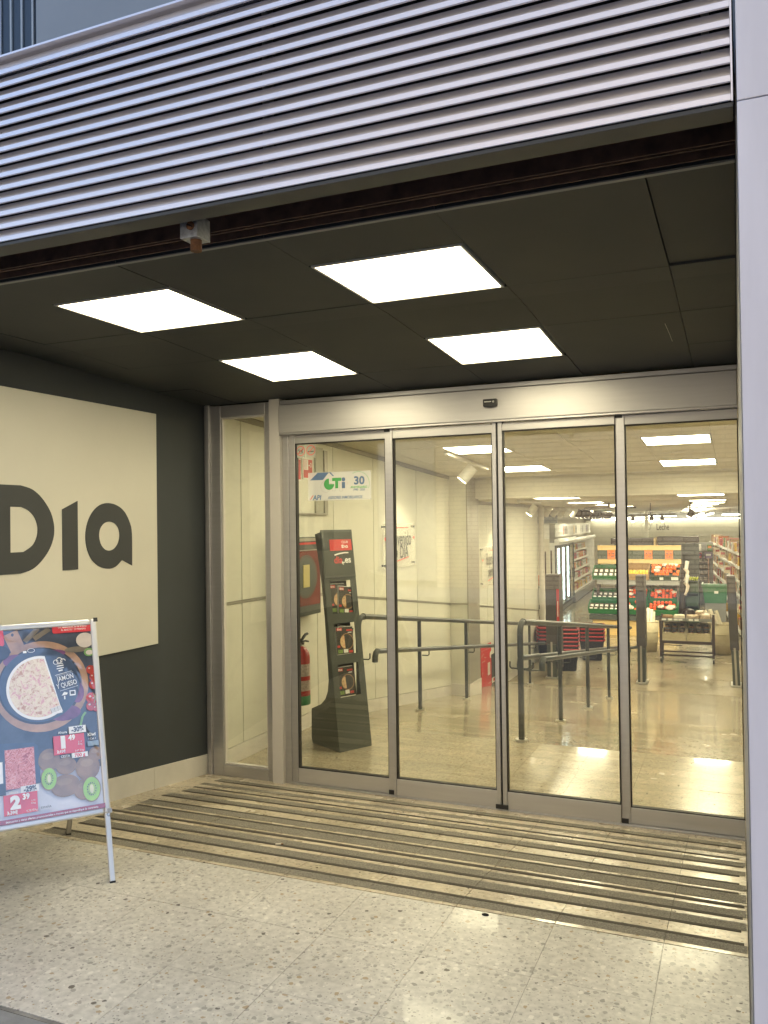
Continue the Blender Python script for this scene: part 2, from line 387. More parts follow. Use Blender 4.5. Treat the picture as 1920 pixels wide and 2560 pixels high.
lx = [-3.5+.405*k for k in range(0, 15)]
land = obj('shop_landing', MB().box(-3.5, 2.2, 5.031, 6.60, -.30, -.199), m_grout); tag(land, kind='structure')
tiles(land, lx[:15], [5.032, 5.405, 5.81, 6.215, 6.60], lambda y: -.195, m_ter_in, gap=.0008)
rin = obj('shop_ramp', MB().hexa([Vector(p) for p in ((-3.8, 6.601, -.40), (2.2, 6.601, -.40), (2.2, 13.5, -1.3), (-3.8, 13.5, -1.3), (-3.8, 6.601, -.199), (2.2, 6.601, -.199), (2.2, 13.5, -1.069), (-3.8, 13.5, -1.069))]), m_grout); tag(rin, kind='structure')
tiles(rin, [-3.8, -3.5]+lx[1:14:1], [6.601+.69*k for k in range(11)], zin, m_ter_in, gap=.0008)
sf = obj('shop_floor', MB().box(-12, 8, 13.501, 42, -1.3, -1.066), m_ter_in); tag(sf, kind='structure')

# ------------------------------------------------------------------ the shop building
def zc(y): return 2.498 - .0456*max(0, y-3.4)
ZC2 = 1.885
m_render = mat('grey building render', (.30, .30, .31), .8, 0, .1, 1.5, bump=.1, bs=60)
m_innerwall = mat('shop wall paint', (.60, .57, .47), .6, 0, .03, 1)
b = thing('shop_building', (-3, 20, 0), 'low shop building around the entrance with an added flat roof mass', 'building')
obj('roof', MB().box(-14, 10, 2.72, 46, 3.02, 6.2), m_render, b)  # unseen solid mass over the shop, added and sized to block the sun
obj('left_wing_wall', MB().box(-14, -3.92, 1.95, 2.6, -.1, 3.0), m_render, b)
obj('right_wing_wall', MB().box(.62, 10, 1.95, 2.6, -.1, 3.0), m_render, b)
obj('side_wall', MB().box(-14, -13.8, 2.61, 46, -1.4, 3.0), m_render, b)
obj('side_wall', MB().box(9.8, 10, 2.61, 46, -1.4, 3.0), m_render, b)
obj('rear_wall', MB().box(-13.79, 9.79, 43, 43.3, -1.4, 3.0), m_innerwall, b)
obj('partition', MB().box(2.21, 2.4, 5.16, 13.6, -1.3, 3.0), m_innerwall, b)
obj('partition', MB().box(.09, 9.7, 5.0, 5.15, -.3, 3.0), m_innerwall, b)
obj('partition', MB().box(-13.7, -3.92, 5.0, 5.15, -.3, 3.0), m_innerwall, b)
obj('partition', MB().box(-13.7, -3.6, 16.0, 16.15, -1.4, 3.0), m_innerwall, b)
obj('partition', MB().box(2.41, 9.7, 13.4, 13.6, -1.4, 3.0), m_innerwall, b)

up = thing('upper_facade', (-2.6, 2.62, 3.0), 'blue grey flat cladding above the louvred band, with a dark finned strip', 'facade')
for x0, x1 in ((-2.640, -1.2), (-1.196, .3), (.304, 1.8), (1.804, 3.3)):
    obj('cladding_panel', MB().box(x0, x1, 2.60, 2.64, 2.85, 6.1), m_upper, up, .004)
obj('backing', MB().box(-6, 3.3, 2.645, 2.70, 2.85, 6.1), m_gap, up)
obj('dark_sheet', MB().box(-5, -2.648, 2.615, 2.644, 2.85, 6.1), m_window, up)
for i in range(14):
    x = -2.667-.0605*i
    obj('fin', MB().box(x-.005, x+.004, 2.608, 2.614, 2.85, 6.1), m_fin, up)

fa = thing('louvred_fascia', (-2, 1.87, 2.43), 'wide silver louvred band running above the shop entrance', 'fascia')
Y0 = 1.87; FX0, FX1 = -6.0, .002
prof = [(0, .0012), (0, .0138), (.0012, .0150), (.0210, .0166), (.0235, .0435), (.0255, .0435), (.0230, .0150), (.0032, .0126), (.0030, .0026), (.0044, .0020), (.0044, 0), (.0012, 0)]
def slat(k):
    z = 2.437+.0393*k
    fr = Fr((FX0, Y0, z), (0, 1, 0), (0, 0, 1), (1, 0, 0))
    return MB().prism([(a, b_) for a, b_ in prof], 0, FX1-FX0, fr)
s0 = obj('slat', slat(0), m_louver, fa, loc=(0, 0, 0))
for k in range(1, 14):
    c = s0.copy(); COL.objects.link(c); c.location.z = .0393*k
obj('bottom_profile', MB().box(FX0, .006, Y0+.004, Y0+.075, 2.4245, 2.4345), mat('dull bottom profile', (.05, .05, .048), .5, .1), fa, .001)
obj('top_cap', MB().box(FX0, .006, Y0-.002, Y0+.12, 3.000, 3.006), m_louver, fa)
obj('top_board', MB().box(FX0, .005, Y0+.030, Y0+.034, 2.962, 2.9995), m_louver, fa)
obj('end_trim', MB().box(.0025, .0062, Y0-.001, Y0+.06, 2.4350, 2.9995), m_louver, fa)
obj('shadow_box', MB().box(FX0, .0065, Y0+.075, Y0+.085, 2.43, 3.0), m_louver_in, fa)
for x in (-.047, -1.14, -2.24, -3.34):
    obj('bracket', MB().box(x-.008, x+.008, Y0+.043, Y0+.074, 2.436, 2.99), m_trim_in, fa)
    for z in (2.437+.034, 2.437+.034+.0393*12):
        obj('screw', MB().cyl((x, Y0+.0435, z-.006), (x, Y0+.034, z-.006), .0035, 8), m_galv, fa)
obj('closing_sheet', MB().box(FX0, .011, Y0+.50, Y0+.52, 2.56, 3.01), m_gap, fa)

co = thing('clad_column', (.3, 2.4, 0), 'pale lilac clad column at the edge of the entrance', 'column')
obj('cladding_panel', MB().box(.0135, .60, 1.868, 1.90, -.003, 2.4305), m_col, co, .0015)
obj('cladding_panel', MB().box(.0135, .60, 1.868, 1.90, 2.4330, 4.6), m_col, co, .0015)
obj('core', MB().box(.0185, .595, 1.901, 2.59, -.003, 4.6), m_gap, co)
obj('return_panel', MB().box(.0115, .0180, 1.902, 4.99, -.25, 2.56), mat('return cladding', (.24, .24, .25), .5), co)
obj('return_core', MB().box(.0185, .08, 2.592, 4.99, -.25, 3.0), m_gap, co)

# rusty shutter channel and the old latch under the fascia
ch = thing('shutter_channel', (-1.7, 2.26, 2.49), 'rusty iron shutter channel behind the louvred band', 'channel')
obj('channel', MB().box(-3.5, .010, 2.20, 2.206, 2.492, 2.60).box(-3.5, .010, 2.207, 2.335, 2.556, 2.562), m_rust, ch)
obj('inner_flange', MB().box(-3.5, .010, 2.238, 2.246, 2.500, 2.555).box(-3.5, .010, 2.29, 2.296, 2.494, 2.555), m_rust, ch)
obj('lip', MB().box(-3.5, .010, 2.328, 2.345, 2.4925, 2.4965), m_grey, ch)
obj('header_board', MB().box(-3.5, .010, 1.96, 2.199, 2.575, 2.60), m_black_ceiling, ch)
obj('front_board', MB().box(-3.5, .010, 1.948, 1.958, 2.436, 2.60), m_black_ceiling, ch)
la = thing('latch_box', (-1.44, 2.0, 2.40), 'small galvanised latch box with a rusty screw and bolt under the louvres', 'latch')
obj('body', MB().box(-1.472, -1.412, 1.985, 2.050, 2.398, 2.462), m_galv, la, .002)
sc_ = obj('screw', MB().cyl((-1.434, 1.986, 2.430), (-1.434, 1.980, 2.430), .0125, 14), m_rustbolt, la)
obj('slot', MB().box(-.0105, .0105, -.0008, .0006, -.0016, .0016, fr=Fr((-1.434, 1.9797, 2.430), (1, 0, -.5), (0, 1, 0))), m_gap, sc_)
obj('bolt', MB().tube([(-1.437, 2.015, 2.41), (-1.437, 2.015, 2.377), (-1.437, 2.015, 2.370), (-1.437, 2.015, 2.366)], .0165, 14), m_rustbolt, la, .003)

# entrance ceiling of black boards
ec = obj('entrance_ceiling', MB().hexa([Vector(p) for p in ((-3.5, 2.36, 2.53), (.011, 2.36, 2.53), (.011, 5.0, 2.47), (-3.5, 5.0, 2.47), (-3.5, 2.36, 2.58), (.011, 2.36, 2.58), (.011, 5.0, 2.56), (-3.5, 5.0, 2.56))]), m_gap); tag(ec, kind='structure')
cxs = [-3.5, -3.22, -2.62, -2.02, -1.41, -.82, -.215, .0105]; cys = [2.347, 3.215, 3.85, 4.45, 4.997]
def board(x0, x1, y0, y1, dz=0., name='ceiling_board'):
    g = .0016; x0 += g; x1 -= g; y0 += g; y1 -= g
    P = []
    for ya, yb in ((y0, y1),):
        zs = lambda y: zc(y)+dz
        if y0 < 3.4 < y1:
            A = [(x0, y0), (x1, y0), (x1, 3.4), (x0, 3.4)]; B = [(x0, 3.4), (x1, 3.4), (x1, y1), (x0, y1)]
            mb = MB()
            for Q in (A, B): mb.hexa([Vector((x, y, zs(y))) for x, y in Q] + [Vector((x, y, zs(y)+.018)) for x, y in Q])
        else:
            Q = [(x0, y0), (x1, y0), (x1, y1), (x0, y1)]
            mb = MB().hexa([Vector((x, y, zs(y))) for x, y in Q] + [Vector((x, y, zs(y)+.018)) for x, y in Q])
    obj(name, mb, m_black_ceiling, ec, loc=(x0, y0, zc(y0)))
LA = [(-2.612, -2.03), (-1.402, -.832)]; LB = [(2.66, 3.212), (3.86, 4.44)]
for i in range(7):
    for j in range(4):
        lit = i in (2, 4) and j in (0, 2)
        if lit and j == 2: continue
        y0, y1 = cys[j], cys[j+1]
        if lit: y1 = 2.655
        board(cxs[i], cxs[i+1], y0, y1, .008 if (i == 6 and j == 0) else random.uniform(-.0015, .0015))
def panel_light(name, label, x0, x1, y0, y1, zf, group, fw=.010, lamp=None):
    t = thing(name, ((x0+x1)/2, (y0+y1)/2, zf((y0+y1)/2)), label, 'ceiling light', group)
    def sheet(a0, a1, b0, b1, dz, th):
        Q = [(a0, b0), (a1, b0), (a1, b1), (a0, b1)]
        return [Vector((x, y, zf(y)+dz)) for x, y in Q] + [Vector((x, y, zf(y)+dz+th)) for x, y in Q]
    f = MB()
    f.hexa(sheet(x0, x0+fw, y0, y1, -.004, .02)); f.hexa(sheet(x1-fw, x1, y0, y1, -.004, .02))
    f.hexa(sheet(x0+fw, x1-fw, y0, y0+fw, -.004, .02)); f.hexa(sheet(x0+fw, x1-fw, y1-fw, y1, -.004, .02))
    obj('frame', f, m_lampframe, t)
    obj('diffuser', MB().hexa(sheet(x0+fw, x1-fw, y0+fw, y1-fw, -.0005, .010)), lamp or m_lamp, t)
    return t
EL = ['lit square panel in the black entrance ceiling, nearest the street on the charcoal wall side',
      'lit square panel in the black entrance ceiling, nearest the doors on the charcoal wall side',
      'lit square panel in the black entrance ceiling, nearest the street on the column side',
      'lit square panel in the black entrance ceiling, just above the door sensor']
for i in range(2):
    for j in range(2):
        panel_light('ceiling_light', EL[i*2+j], LA[i][0], LA[i][1], LB[j][0], LB[j][1], zc, 'square panel lights in the entrance ceiling')
obj('ceiling_crack', MB().tube([(-.292, 4.02, zc(4.02)-.001), (-.286, 4.2, zc(4.2)-.001), (-.283, 4.36, zc(4.36)-.001)], .0014, 5), m_trim_in, ec)

# charcoal side wall with its skirting
sw = thing('entrance_side_wall', (-3.6, 3.4, 0), 'charcoal painted side wall of the entrance with a cream skirting', 'wall')
obj('wall', MB().box(-3.9, -3.5035, 1.92, 5.0, -.35, 2.6), m_wall_dark, sw)
ys_ = [1.93, 2.63, 3.33, 4.384, 4.985]
for y0, y1 in zip(ys_[:-1], ys_[1:]):
    seg = [(y, zramp(y)) for y in ([y0] + ([3.26] if y0 < 3.26 < y1 else []) + [y1])]
    mb = MB()
    for (ya, za), (yb, zb) in zip(seg[:-1], seg[1:]):
        ya2 = ya+.001 if ya == y0 else ya; yb2 = yb-.001 if yb == y1 else yb
        Q = [(-3.503, ya2, za), (-3.490, ya2, za), (-3.490, yb2, zb), (-3.503, yb2, zb)]
        mb.hexa([Vector((x, y, z-.01)) for x, y, z in Q] + [Vector((x, y, z+.137)) for x, y, z in Q])
    obj('skirting', mb, m_base, sw, .002)

si = thing('wall_sign', (-3.49, 3.2, 1.5), 'large cream sign panel with charcoal letters on the side wall', 'sign')
obj('panel', MB().box(-3.503, -3.4905, 1.98, 4.436, .806, 2.305), m_signwhite, si, .0015)
fs = Fr((-3.4905, 0, 0), (0, 1, 0), (0, 0, 1), (1, 0, 0))
D_out = [(3.03, 1.795), (3.308, 1.795), (3.387, 1.776), (3.454, 1.731), (3.509, 1.666), (3.534, 1.608), (3.541, 1.557), (3.533, 1.506), (3.502, 1.446), (3.446, 1.387), (3.383, 1.347), (3.304, 1.329), (3.03, 1.329)]
D_in = [(3.238, 1.681), (3.313, 1.681), (3.361, 1.663), (3.400, 1.629), (3.419, 1.590), (3.424, 1.557), (3.416, 1.517), (3.386, 1.474), (3.325, 1.442), (3.238, 1.442)]
outline('letter', [smooth_loop(D_out, 4, (0, 1, 11, 12)), smooth_loop(D_in, 4, (0, 1, 8, 9))], fs, .0005, .004, m_signgrey, si)
outline('letter', [[(3.602, 1.671), (3.720, 1.721), (3.721, 1.328), (3.604, 1.328)]], fs, .0005, .004, m_signgrey, si)
a_out = [(4.184, 1.327), (4.184, 1.523), (4.164, 1.598), (4.115, 1.664), (4.051, 1.700), (3.977, 1.713), (3.907, 1.702), (3.844, 1.661), (3.800, 1.597), (3.782, 1.518), (3.795, 1.440), (3.835, 1.377), (3.897, 1.335), (3.966, 1.319), (4.032, 1.327), (4.092, 1.366)]
a_in = [(3.982, 1.601), (4.031, 1.590), (4.063, 1.558), (4.072, 1.515), (4.058, 1.469), (4.022, 1.437), (3.980, 1.427), (3.939, 1.437), (3.906, 1.470), (3.893, 1.518), (3.903, 1.560), (3.936, 1.591)]
outline('letter', [smooth_loop(a_out, 4, (0, 15)), smooth_loop(a_in, 4)], fs, .0005, .004, m_signgrey, si)

# ------------------------------------------------------------------ glazed front
sg = thing('sidelight_window', (-3.22, 5.0, -.19), 'narrow fixed window in a grey aluminium frame beside the charcoal wall', 'window')
ZB = -.198
obj('wall_jamb', MB().box(-3.503, -3.482, 4.985, 5.06, ZB, 2.430), m_alu, sg, .001)
obj('jamb_profile', MB().box(-3.4815, -3.449, 4.962, 5.06, ZB, 2.426), m_alu, sg, .003)
obj('stile', MB().box(-3.4485, -3.362, 4.980, 5.04, ZB, 2.418), m_alu, sg, .004)
obj('stile', MB().box(-2.998, -2.9455, 4.980, 5.04, ZB, 2.418), m_alu, sg, .004)
obj('rail', MB().box(-3.3615, -2.9985, 4.980, 5.04, 2.333, 2.418), m_alu, sg, .004)
obj('rail', MB().box(-3.3615, -2.9985, 4.980, 5.04, ZB, -.112), m_alu, sg, .004)
obj('glazing_bead', MB().box(-3.3610, -3.350, 4.988, 5.020, -.1115, 2.3325).box(-3.010, -2.9990, 4.988, 5.020, -.1115, 2.3325).box(-3.3499, -3.0101, 4.988, 5.020, 2.321, 2.3325).box(-3.3499, -3.0101, 4.988, 5.020, -.1115, -.100), m_post, sg, .002)
obj('pane', MB().box(-3.355, -3.004, 5.006, 5.012, -.105, 2.327), m_glass, sg)
po = obj('frame_post', MB().box(-2.945, -2.8625, 4.945, 5.055, -.193, 2.432), m_post, None, .003); tag(po, 'cream painted upright post between the narrow window and the sliding doors', 'post')
pj = obj('door_jamb', MB().box(-2.8620, -2.8200, 4.985, 5.06, -.195, 2.19).box(-2.8195, -2.7900, 4.998, 5.06, -.195, 2.19), m_alu, None, .002); tag(pj, 'grey aluminium door jamb beside the cream upright post', 'jamb')

hd = thing('door_casing', (-1.4, 5.0, 2.2), 'long brushed aluminium casing above the sliding doors', 'door casing')
obj('cover', MB().box(-2.8615, .0105, 4.93, 5.07, 2.190, 2.383), m_alu_h, hd, .006, seg=3)
obj('lower_lip', MB().box(-2.8600, .0100, 4.937, 5.06, 2.1800, 2.1895), m_alu, hd)
obj('top_trim', MB().box(-2.8615, .0105, 4.952, 5.03, 2.387, 2.415), m_alu, hd, .002)
se = thing('motion_sensor', (-1.375, 4.915, 2.27), 'small black motion sensor on the aluminium door casing', 'sensor')
frs = Fr((-1.415, 4.930, 2.270), (1, 0, 0), (0, 0, 1), (0, -1, 0))
obj('body', MB().prism([(0, .006), (.004, 0), (.030, -.004), (.055, -.004), (.080, .001), (.085, .005), (.085, .046), (.0, .046)], .0005, .033, frs), m_black, se, .004)
obj('print', MB().ring(frs, .066, .028, .0055, .0055, .002, .0345, None, 14).bar(frs, (.066, .024), (.066, .032), .0015, .0345), m_white, se)
mbt = MB()
for i in range(8): mbt.rect(frs, .010+.0055*i, .0142+.0055*i, .0265, .0318, .0345)
obj('print', mbt, m_white, se)['kind'] = 'stuff'

def leaf(name, label, x0, x1, gx0, gx1, gz0, gz1, yp, zb, zt, gl='sl', gr='sr', foot=True):
    t = thing(name, ((x0+x1)/2, yp, zb), label, 'glass door', 'glass panels of the sliding entrance')
    y0, y1 = yp-.022, yp+.022
    if gx0-x0 > .004: obj('stile', MB().box(x0, gx0, y0-.004, y1, zb, zt), m_alu, t, .002)
    if x1-gx1 > .004: obj('stile', MB().box(gx1, x1, y0-.004, y1, zb, zt), m_alu, t, .002)
    obj('rail', MB().box(gx0+.0005, gx1-.0005, y0, y1, gz1, zt-.006), m_alu_h, t, .002)
    obj('rail', MB().box(gx0+.0005, gx1-.0005, y0, y1, zb+.0005, gz0), m_alu_h, t, .002)
    g = .006
    obj('gasket', MB().box(gx0, gx0+g, y0+.004, y1-.004, gz0, gz1).box(gx1-g, gx1, y0+.004, y1-.004, gz0, gz1)
        .box(gx0+g, gx1-g, y0+.004, y1-.004, gz1-g, gz1).box(gx0+g, gx1-g, y0+.004, y1-.004, gz0, gz0+g), m_gasket, t)
    obj('pane', MB().box(gx0+g*.6, gx1-g*.6, yp-.004, yp+.004, gz0+g*.6, gz1-g*.6), m_glass, t)
    return t
t1 = leaf('door_panel', 'fixed glass door panel carrying the warning stickers and the estate agency sticker', -2.7895, -2.066, -2.774, -2.106, -.082, 2.122, 5.02, -.1785, 2.184)
t2 = leaf('door_panel', 'sliding glass door panel in front of the Bienvenido sign and handrail', -2.0635, -1.3575, -2.046, -1.384, -.073, 2.118, 5.0, -.1785, 2.181)
t3 = leaf('door_panel', 'sliding glass door panel in front of the fridges and mushroom crates', -1.3465, -.6485, -1.3195, -.6485, -.074, 2.128, 5.0, -.1785, 2.181)
t4 = leaf('door_panel', 'fixed glass door panel next to the pale lilac column', -.648, .0105, -.597, .010, -.088, 2.124, 5.02, -.1785, 2.184)
for t, x in ((t1, -2.086), (t2, -1.371), (t3, -1.333), (t4, -.628)):
    obj('foot_block', MB().box(x-.019, x+.019, (4.966 if t in (t2, t3) else 4.986), (4.9735 if t in (t2, t3) else 4.9935), -.1785, -.152), m_black, t)
    obj('top_block', MB().box(x-.020, x+.020, 4.978, 5.03, 2.1665, 2.1795) if t in (t2, t3) else MB().box(x-.022, x+.020, 4.988, 5.03, 2.1645, 2.1795), m_black, t)
obj('brush_seal', MB().box(-2.0655, -2.0640, 4.985, 5.03, -.165, 2.17), m_gasket, t1)
obj('edge_seal', MB().box(-1.3570, -1.3528, 4.990, 5.01, -.168, 2.17), m_gasket, t2)
obj('edge_seal', MB().box(-1.3500, -1.3470, 4.990, 5.01, -.168, 2.17), m_gasket, t3)
th = obj('door_track', MB().box(-2.82, .0105, 4.975, 5.045, -.1985, -.1795), m_alu, None, .002); tag(th, 'worn metal floor track under the sliding doors', 'track')

# stickers on the fixed pane
def translucent(name, col, a):
    m, t, p = nodes(name); p.inputs['Base Color'].default_value = c4(col); p.inputs['Roughness'].default_value = .5; p.inputs['Alpha'].default_value = a
    return m
m_film = translucent('frosted white film', (.72, .73, .72), .62)
m_film2 = translucent('clear white film', (.7, .7, .62), .35)
m_blue = translucent('slate blue print', (.095, .165, .30), .93); m_grn = translucent('leaf green print', (.06, .36, .09), .93); m_pink = translucent('pale red print', (.55, .18, .18), .9)
m_thin = translucent('thin grey line', (.25, .27, .28), .8)
gs = Fr((0, 5.0155, 0), (1, 0, 0), (0, 0, 1), (0, -1, 0))
st = thing('agency_sticker', (-2.45, 5.015, 1.73), 'white estate agency sticker with blue roof and green letters on the glass', 'sticker')
ga = Fr((-2.683, 5.0155, 1.7285), (1, 0, 0), (0, 0, 1), (0, -1, 0))
obj('film', MB().rect(ga, 0, .468, 0, .191, 0), m_film, st)
K = .468/1315
def S(x, y): return ((x-245)*K, (1393-y)*K)
mb = MB()
mb.quad([ga.p(*S(*p), .0004) for p in ((285, 1002), (450, 862), (688, 862), (560, 1002))], m_blue)
mb.quad([ga.p(*S(*p), .0004) for p in ((688, 862), (725, 862), (800, 936), (768, 936), (707, 880))], m_blue)
mb.disc(ga, *S(992, 1004), 38*K, 38*K, .0006, m_blue); mb.rect(ga, S(958, 0)[0], S(1025, 0)[0], S(0, 1170)[1], S(0, 1052)[1], .0006, m_blue)
pc = S(690, 1085); mb.quad([ga.p(pc[0], pc[1], .0006)] + [ga.p(pc[0]+108*K*math.cos(R(a)), pc[1]+108*K*math.sin(R(a)), .0006) for a in range(90, 362, 9)], m_grn)
mb.rect(ga, S(757, 0)[0], S(948, 0)[0], S(0, 1030)[1], S(0, 970)[1], .0008, m_grn); mb.rect(ga, S(818, 0)[0], S(882, 0)[0], S(0, 1167)[1], S(0, 1030)[1], .0008, m_grn)
mb.ring(ga, *S(620, 1130), 110*K, 110*K, 3*K, .0005, m_thin, 30)
for q in (((752, 1215), (820, 1215)), ((752, 1215), (752, 1165)), ((820, 1215), (820, 1165)), ((905, 1222), (975, 1222)), ((905, 1222), (905, 1060)), ((975, 1222), (975, 1172)), ((690, 1010), (760, 1010)), ((690, 1075), (760, 1075))):
    mb.bar(ga, S(*q[0]), S(*q[1]), 3*K, .0005, m_thin)
mb.ring(ga, *S(1300, 1090), 225*K, 225*K, 6*K, .0005, m_grn, 30, R(-25), R(122))
mb.bar(ga, S(1078, 1055), S(1078, 1105), 3*K, .0005, m_pink)
mb.quad([ga.p(*S(*p), .0006) for p in ((275, 1370), (335, 1288), (362, 1288), (303, 1370))], m_pink)
obj('print', mb, None, st)['kind'] = 'stuff'
txt('lettering', '30', ga, *S(1315, 1040), 205*K, m_blue, st, .0007, 1.08, .035)
txt('lettering', 'ANIVERSARIO', ga, *S(1308, 1157), 60*K, m_grn, st, .0007, .92, .02)
txt('lettering', '1990 - 2020', ga, *S(1310, 1206), 54*K, m_blue, st, .0007, .92, .022)
txt('lettering', 'API', ga, *S(430, 1338), 130*K, m_blue, st, .0007, .95, .03, shear=.15)
txt('lettering', 'ASESORES INMOBILIARIOS', ga, *S(1018, 1342), 74*K, m_blue, st, .0007, .82, .022, shear=.25)
def ban(label, cx, cz, kind):
    t = thing('warning_sticker', (cx, 5.015, cz-.034), label, 'sticker', 'prohibition stickers on the glass door')
    obj('film', MB().rect(gs, cx-.037, cx+.037, cz-.047, cz+.042, .0), m_film2, t)
    mb = MB()
    if kind == 'dog':
        k = .001
        P = lambda a, b_: (cx+a*k, cz+b_*k)
        mb.quad([gs.p(*P(a, b_), .0006) for a, b_ in ((-12, 3), (12, 6), (13, -2), (-10, -6))], m_black)
        mb.quad([gs.p(*P(a, b_), .0006) for a, b_ in ((-21, 3), (-12, 6), (-9, 14), (-13, 14), (-16, 9), (-22, 7))], m_black)
        for a, b_, c_, d_ in ((-9, -4, -13, -19), (-6, -4, -4, -18), (9, 0, 7, -18), (11, 0, 17, -17), (12, 4, 20, 13)): mb.bar(gs, P(a, b_), P(c_, d_), .0036, .0006, m_black)
    else:
        mb.rect(gs, cx-.022, cx+.022, cz-.011, cz-.005, .0006, m_black)
        mb.ring(gs, cx-.010, cz+.010, .008, .010, .0022, .0006, m_thin, 16); mb.bar(gs, (cx-.018, cz-.002), (cx-.012, cz+.004), .002, .0006, m_thin)
    mb.ring(gs, cx, cz, .034, .034, .005, .0009, m_redflat, 30)
    mb.bar(gs, (cx-.0225, cz-.0225), (cx+.0225, cz+.0225), .0048, .0010, m_redflat)
    obj('print', mb, None, t)
ban('round no dogs sticker in the top corner of the fixed glass', -2.738, 2.071, 'dog')
ban('round no smoking sticker beside the no dogs sticker', -2.660, 2.073, 'smoke')

# ------------------------------------------------------------------ inside: walls and ceilings
def zmid(y): return .992 - (.1165*(y-6.25) if y > 6.25 else 0)
XW = -3.47
iw = thing('inner_side_wall', (-3.5, 7.7, -.2), 'cream panelled shop wall behind the glass with an aluminium rail', 'wall')
obj('backing', MB().box(-3.9, XW-.012, 5.151, 10.36, -.9, 2.7), m_joint, iw)
obj('backing', MB().box(-3.498, XW-.012, 5.061, 5.150, -.3, 2.6), m_joint, iw)
def wall_panels(par, X, ups, lows, zm, ztop, zbase, th=.011):
    for ys, up_ in ((ups, True), (lows, False)):
        for y0, y1 in zip(ys[:-1], ys[1:]):
            a, b_ = y0+.005, y1-.005
            br = [a] + [q for q in (6.25, 6.6, 13.5) if a < q < b_] + [b_]
            mb = MB()
            for p, q in zip(br[:-1], br[1:]):
                lo = (zm(p)+.012, zm(q)+.012) if up_ else (zbase(p), zbase(q)); hi = (ztop(p), ztop(q)) if up_ else (zm(p)-.012, zm(q)-.012)
                Q = [(X-th, p), (X, p), (X, q), (X-th, q)]
                mb.hexa([Vector((x, y, lo[0] if y == p else lo[1])) for x, y in Q] + [Vector((x, y, hi[0] if y == p else hi[1])) for x, y in Q])
            obj('wall_panel', mb, m_wallpanel, par, loc=(X, y0, 0))
def strip_along(X0, X1, ys, zf, z0, z1):
    mb = MB()
    for p, q in zip(ys[:-1], ys[1:]):
        Q = [(X0, p), (X1, p), (X1, q), (X0, q)]
        mb.hexa([Vector((x, y, zf(y)+z0)) for x, y in Q] + [Vector((x, y, zf(y)+z1)) for x, y in Q])
    return mb
zb1 = lambda y: zin(y)+.128
wall_panels(iw, XW, [5.07, 5.406, 6.975, 7.902, 9.155, 10.359], [5.07, 5.406, 6.63, 7.902, 9.155, 10.359], zmid, lambda y: zc(y)-.045, zb1)
obj('mid_rail', strip_along(XW-.0115, XW+.006, [5.065, 6.25, 10.359], zmid, -.008, .008), m_trim_in, iw)
obj('cornice', strip_along(XW-.0115, XW+.012, [5.065, 10.359], lambda y: zc(y), -.043, -.002), m_trim_in, iw)
for y0, y1 in ((5.065, 6.2), (6.202, 6.6), (6.602, 8.0), (8.002, 9.4), (9.402, 10.359)):
    obj('skirting', strip_along(XW-.0115, XW+.004, [y0, y1], zin, -.01, .122), m_base, iw, .002)
pil = thing('corner_pillar', (-3.35, 10.63, -.75), 'cream panelled pillar where the shop wall turns, with an aluminium corner strip', 'pillar')
obj('shaft', MB().box(-3.9, -3.232, 10.362, 10.86, -.63, 2.3), m_wallpanel, pil)
obj('corner_strip', MB().box(-3.236, -3.222, 10.355, 10.865, -.63, 2.3), m_trim_in, pil)
obj('mid_rail', MB().box(-3.48, -3.237, 10.354, 10.361, .51, .522), m_trim_in, pil)
obj('skirting', MB().box(-3.9, -3.215, 10.348, 10.875, -.8, -.52), m_base, pil)
X2 = -3.55
w2 = thing('lower_side_wall', (-3.6, 13.4, -1), 'cream panelled wall beside the lower part of the shop ramp', 'wall')
obj('backing', MB().box(-3.9, X2-.012, 10.88, 15.95, -1.3, 2.3), m_joint, w2)
zm2 = lambda y: .325-.1165*(y-12.0)
wall_panels(w2, X2, [10.88, 12.383, 13.66, 14.8, 15.95], [10.88, 12.383, 13.66, 14.8, 15.95], zm2, lambda y: ZC2-.05, zb1)
obj('mid_rail', strip_along(X2-.0115, X2+.006, [10.88, 15.95], zm2, -.008, .008), m_trim_in, w2)
obj('cornice', strip_along(X2-.0115, X2+.02, [10.88, 15.95], lambda y: ZC2, -.05, -.002), m_trim_in, w2)
obj('skirting', strip_along(X2-.0115, X2+.004, [10.88, 13.5, 15.95], zin, -.01, .122), m_base, w2)
pp = obj('drain_pipe', MB().cyl((-3.47, 15.9, -1.06), (-3.47, 15.9, 1.87), .055, 14), m_post); tag(pp, 'thin cream vertical pipe at the end of the panelled wall', 'pipe')
lw = tag(obj('far_side_wall', MB().box(-6.6, -6.4, 16.2, 42.9, -1.4, 2.2), m_innerwall), 'plain shop wall behind the row of fridges', 'wall')

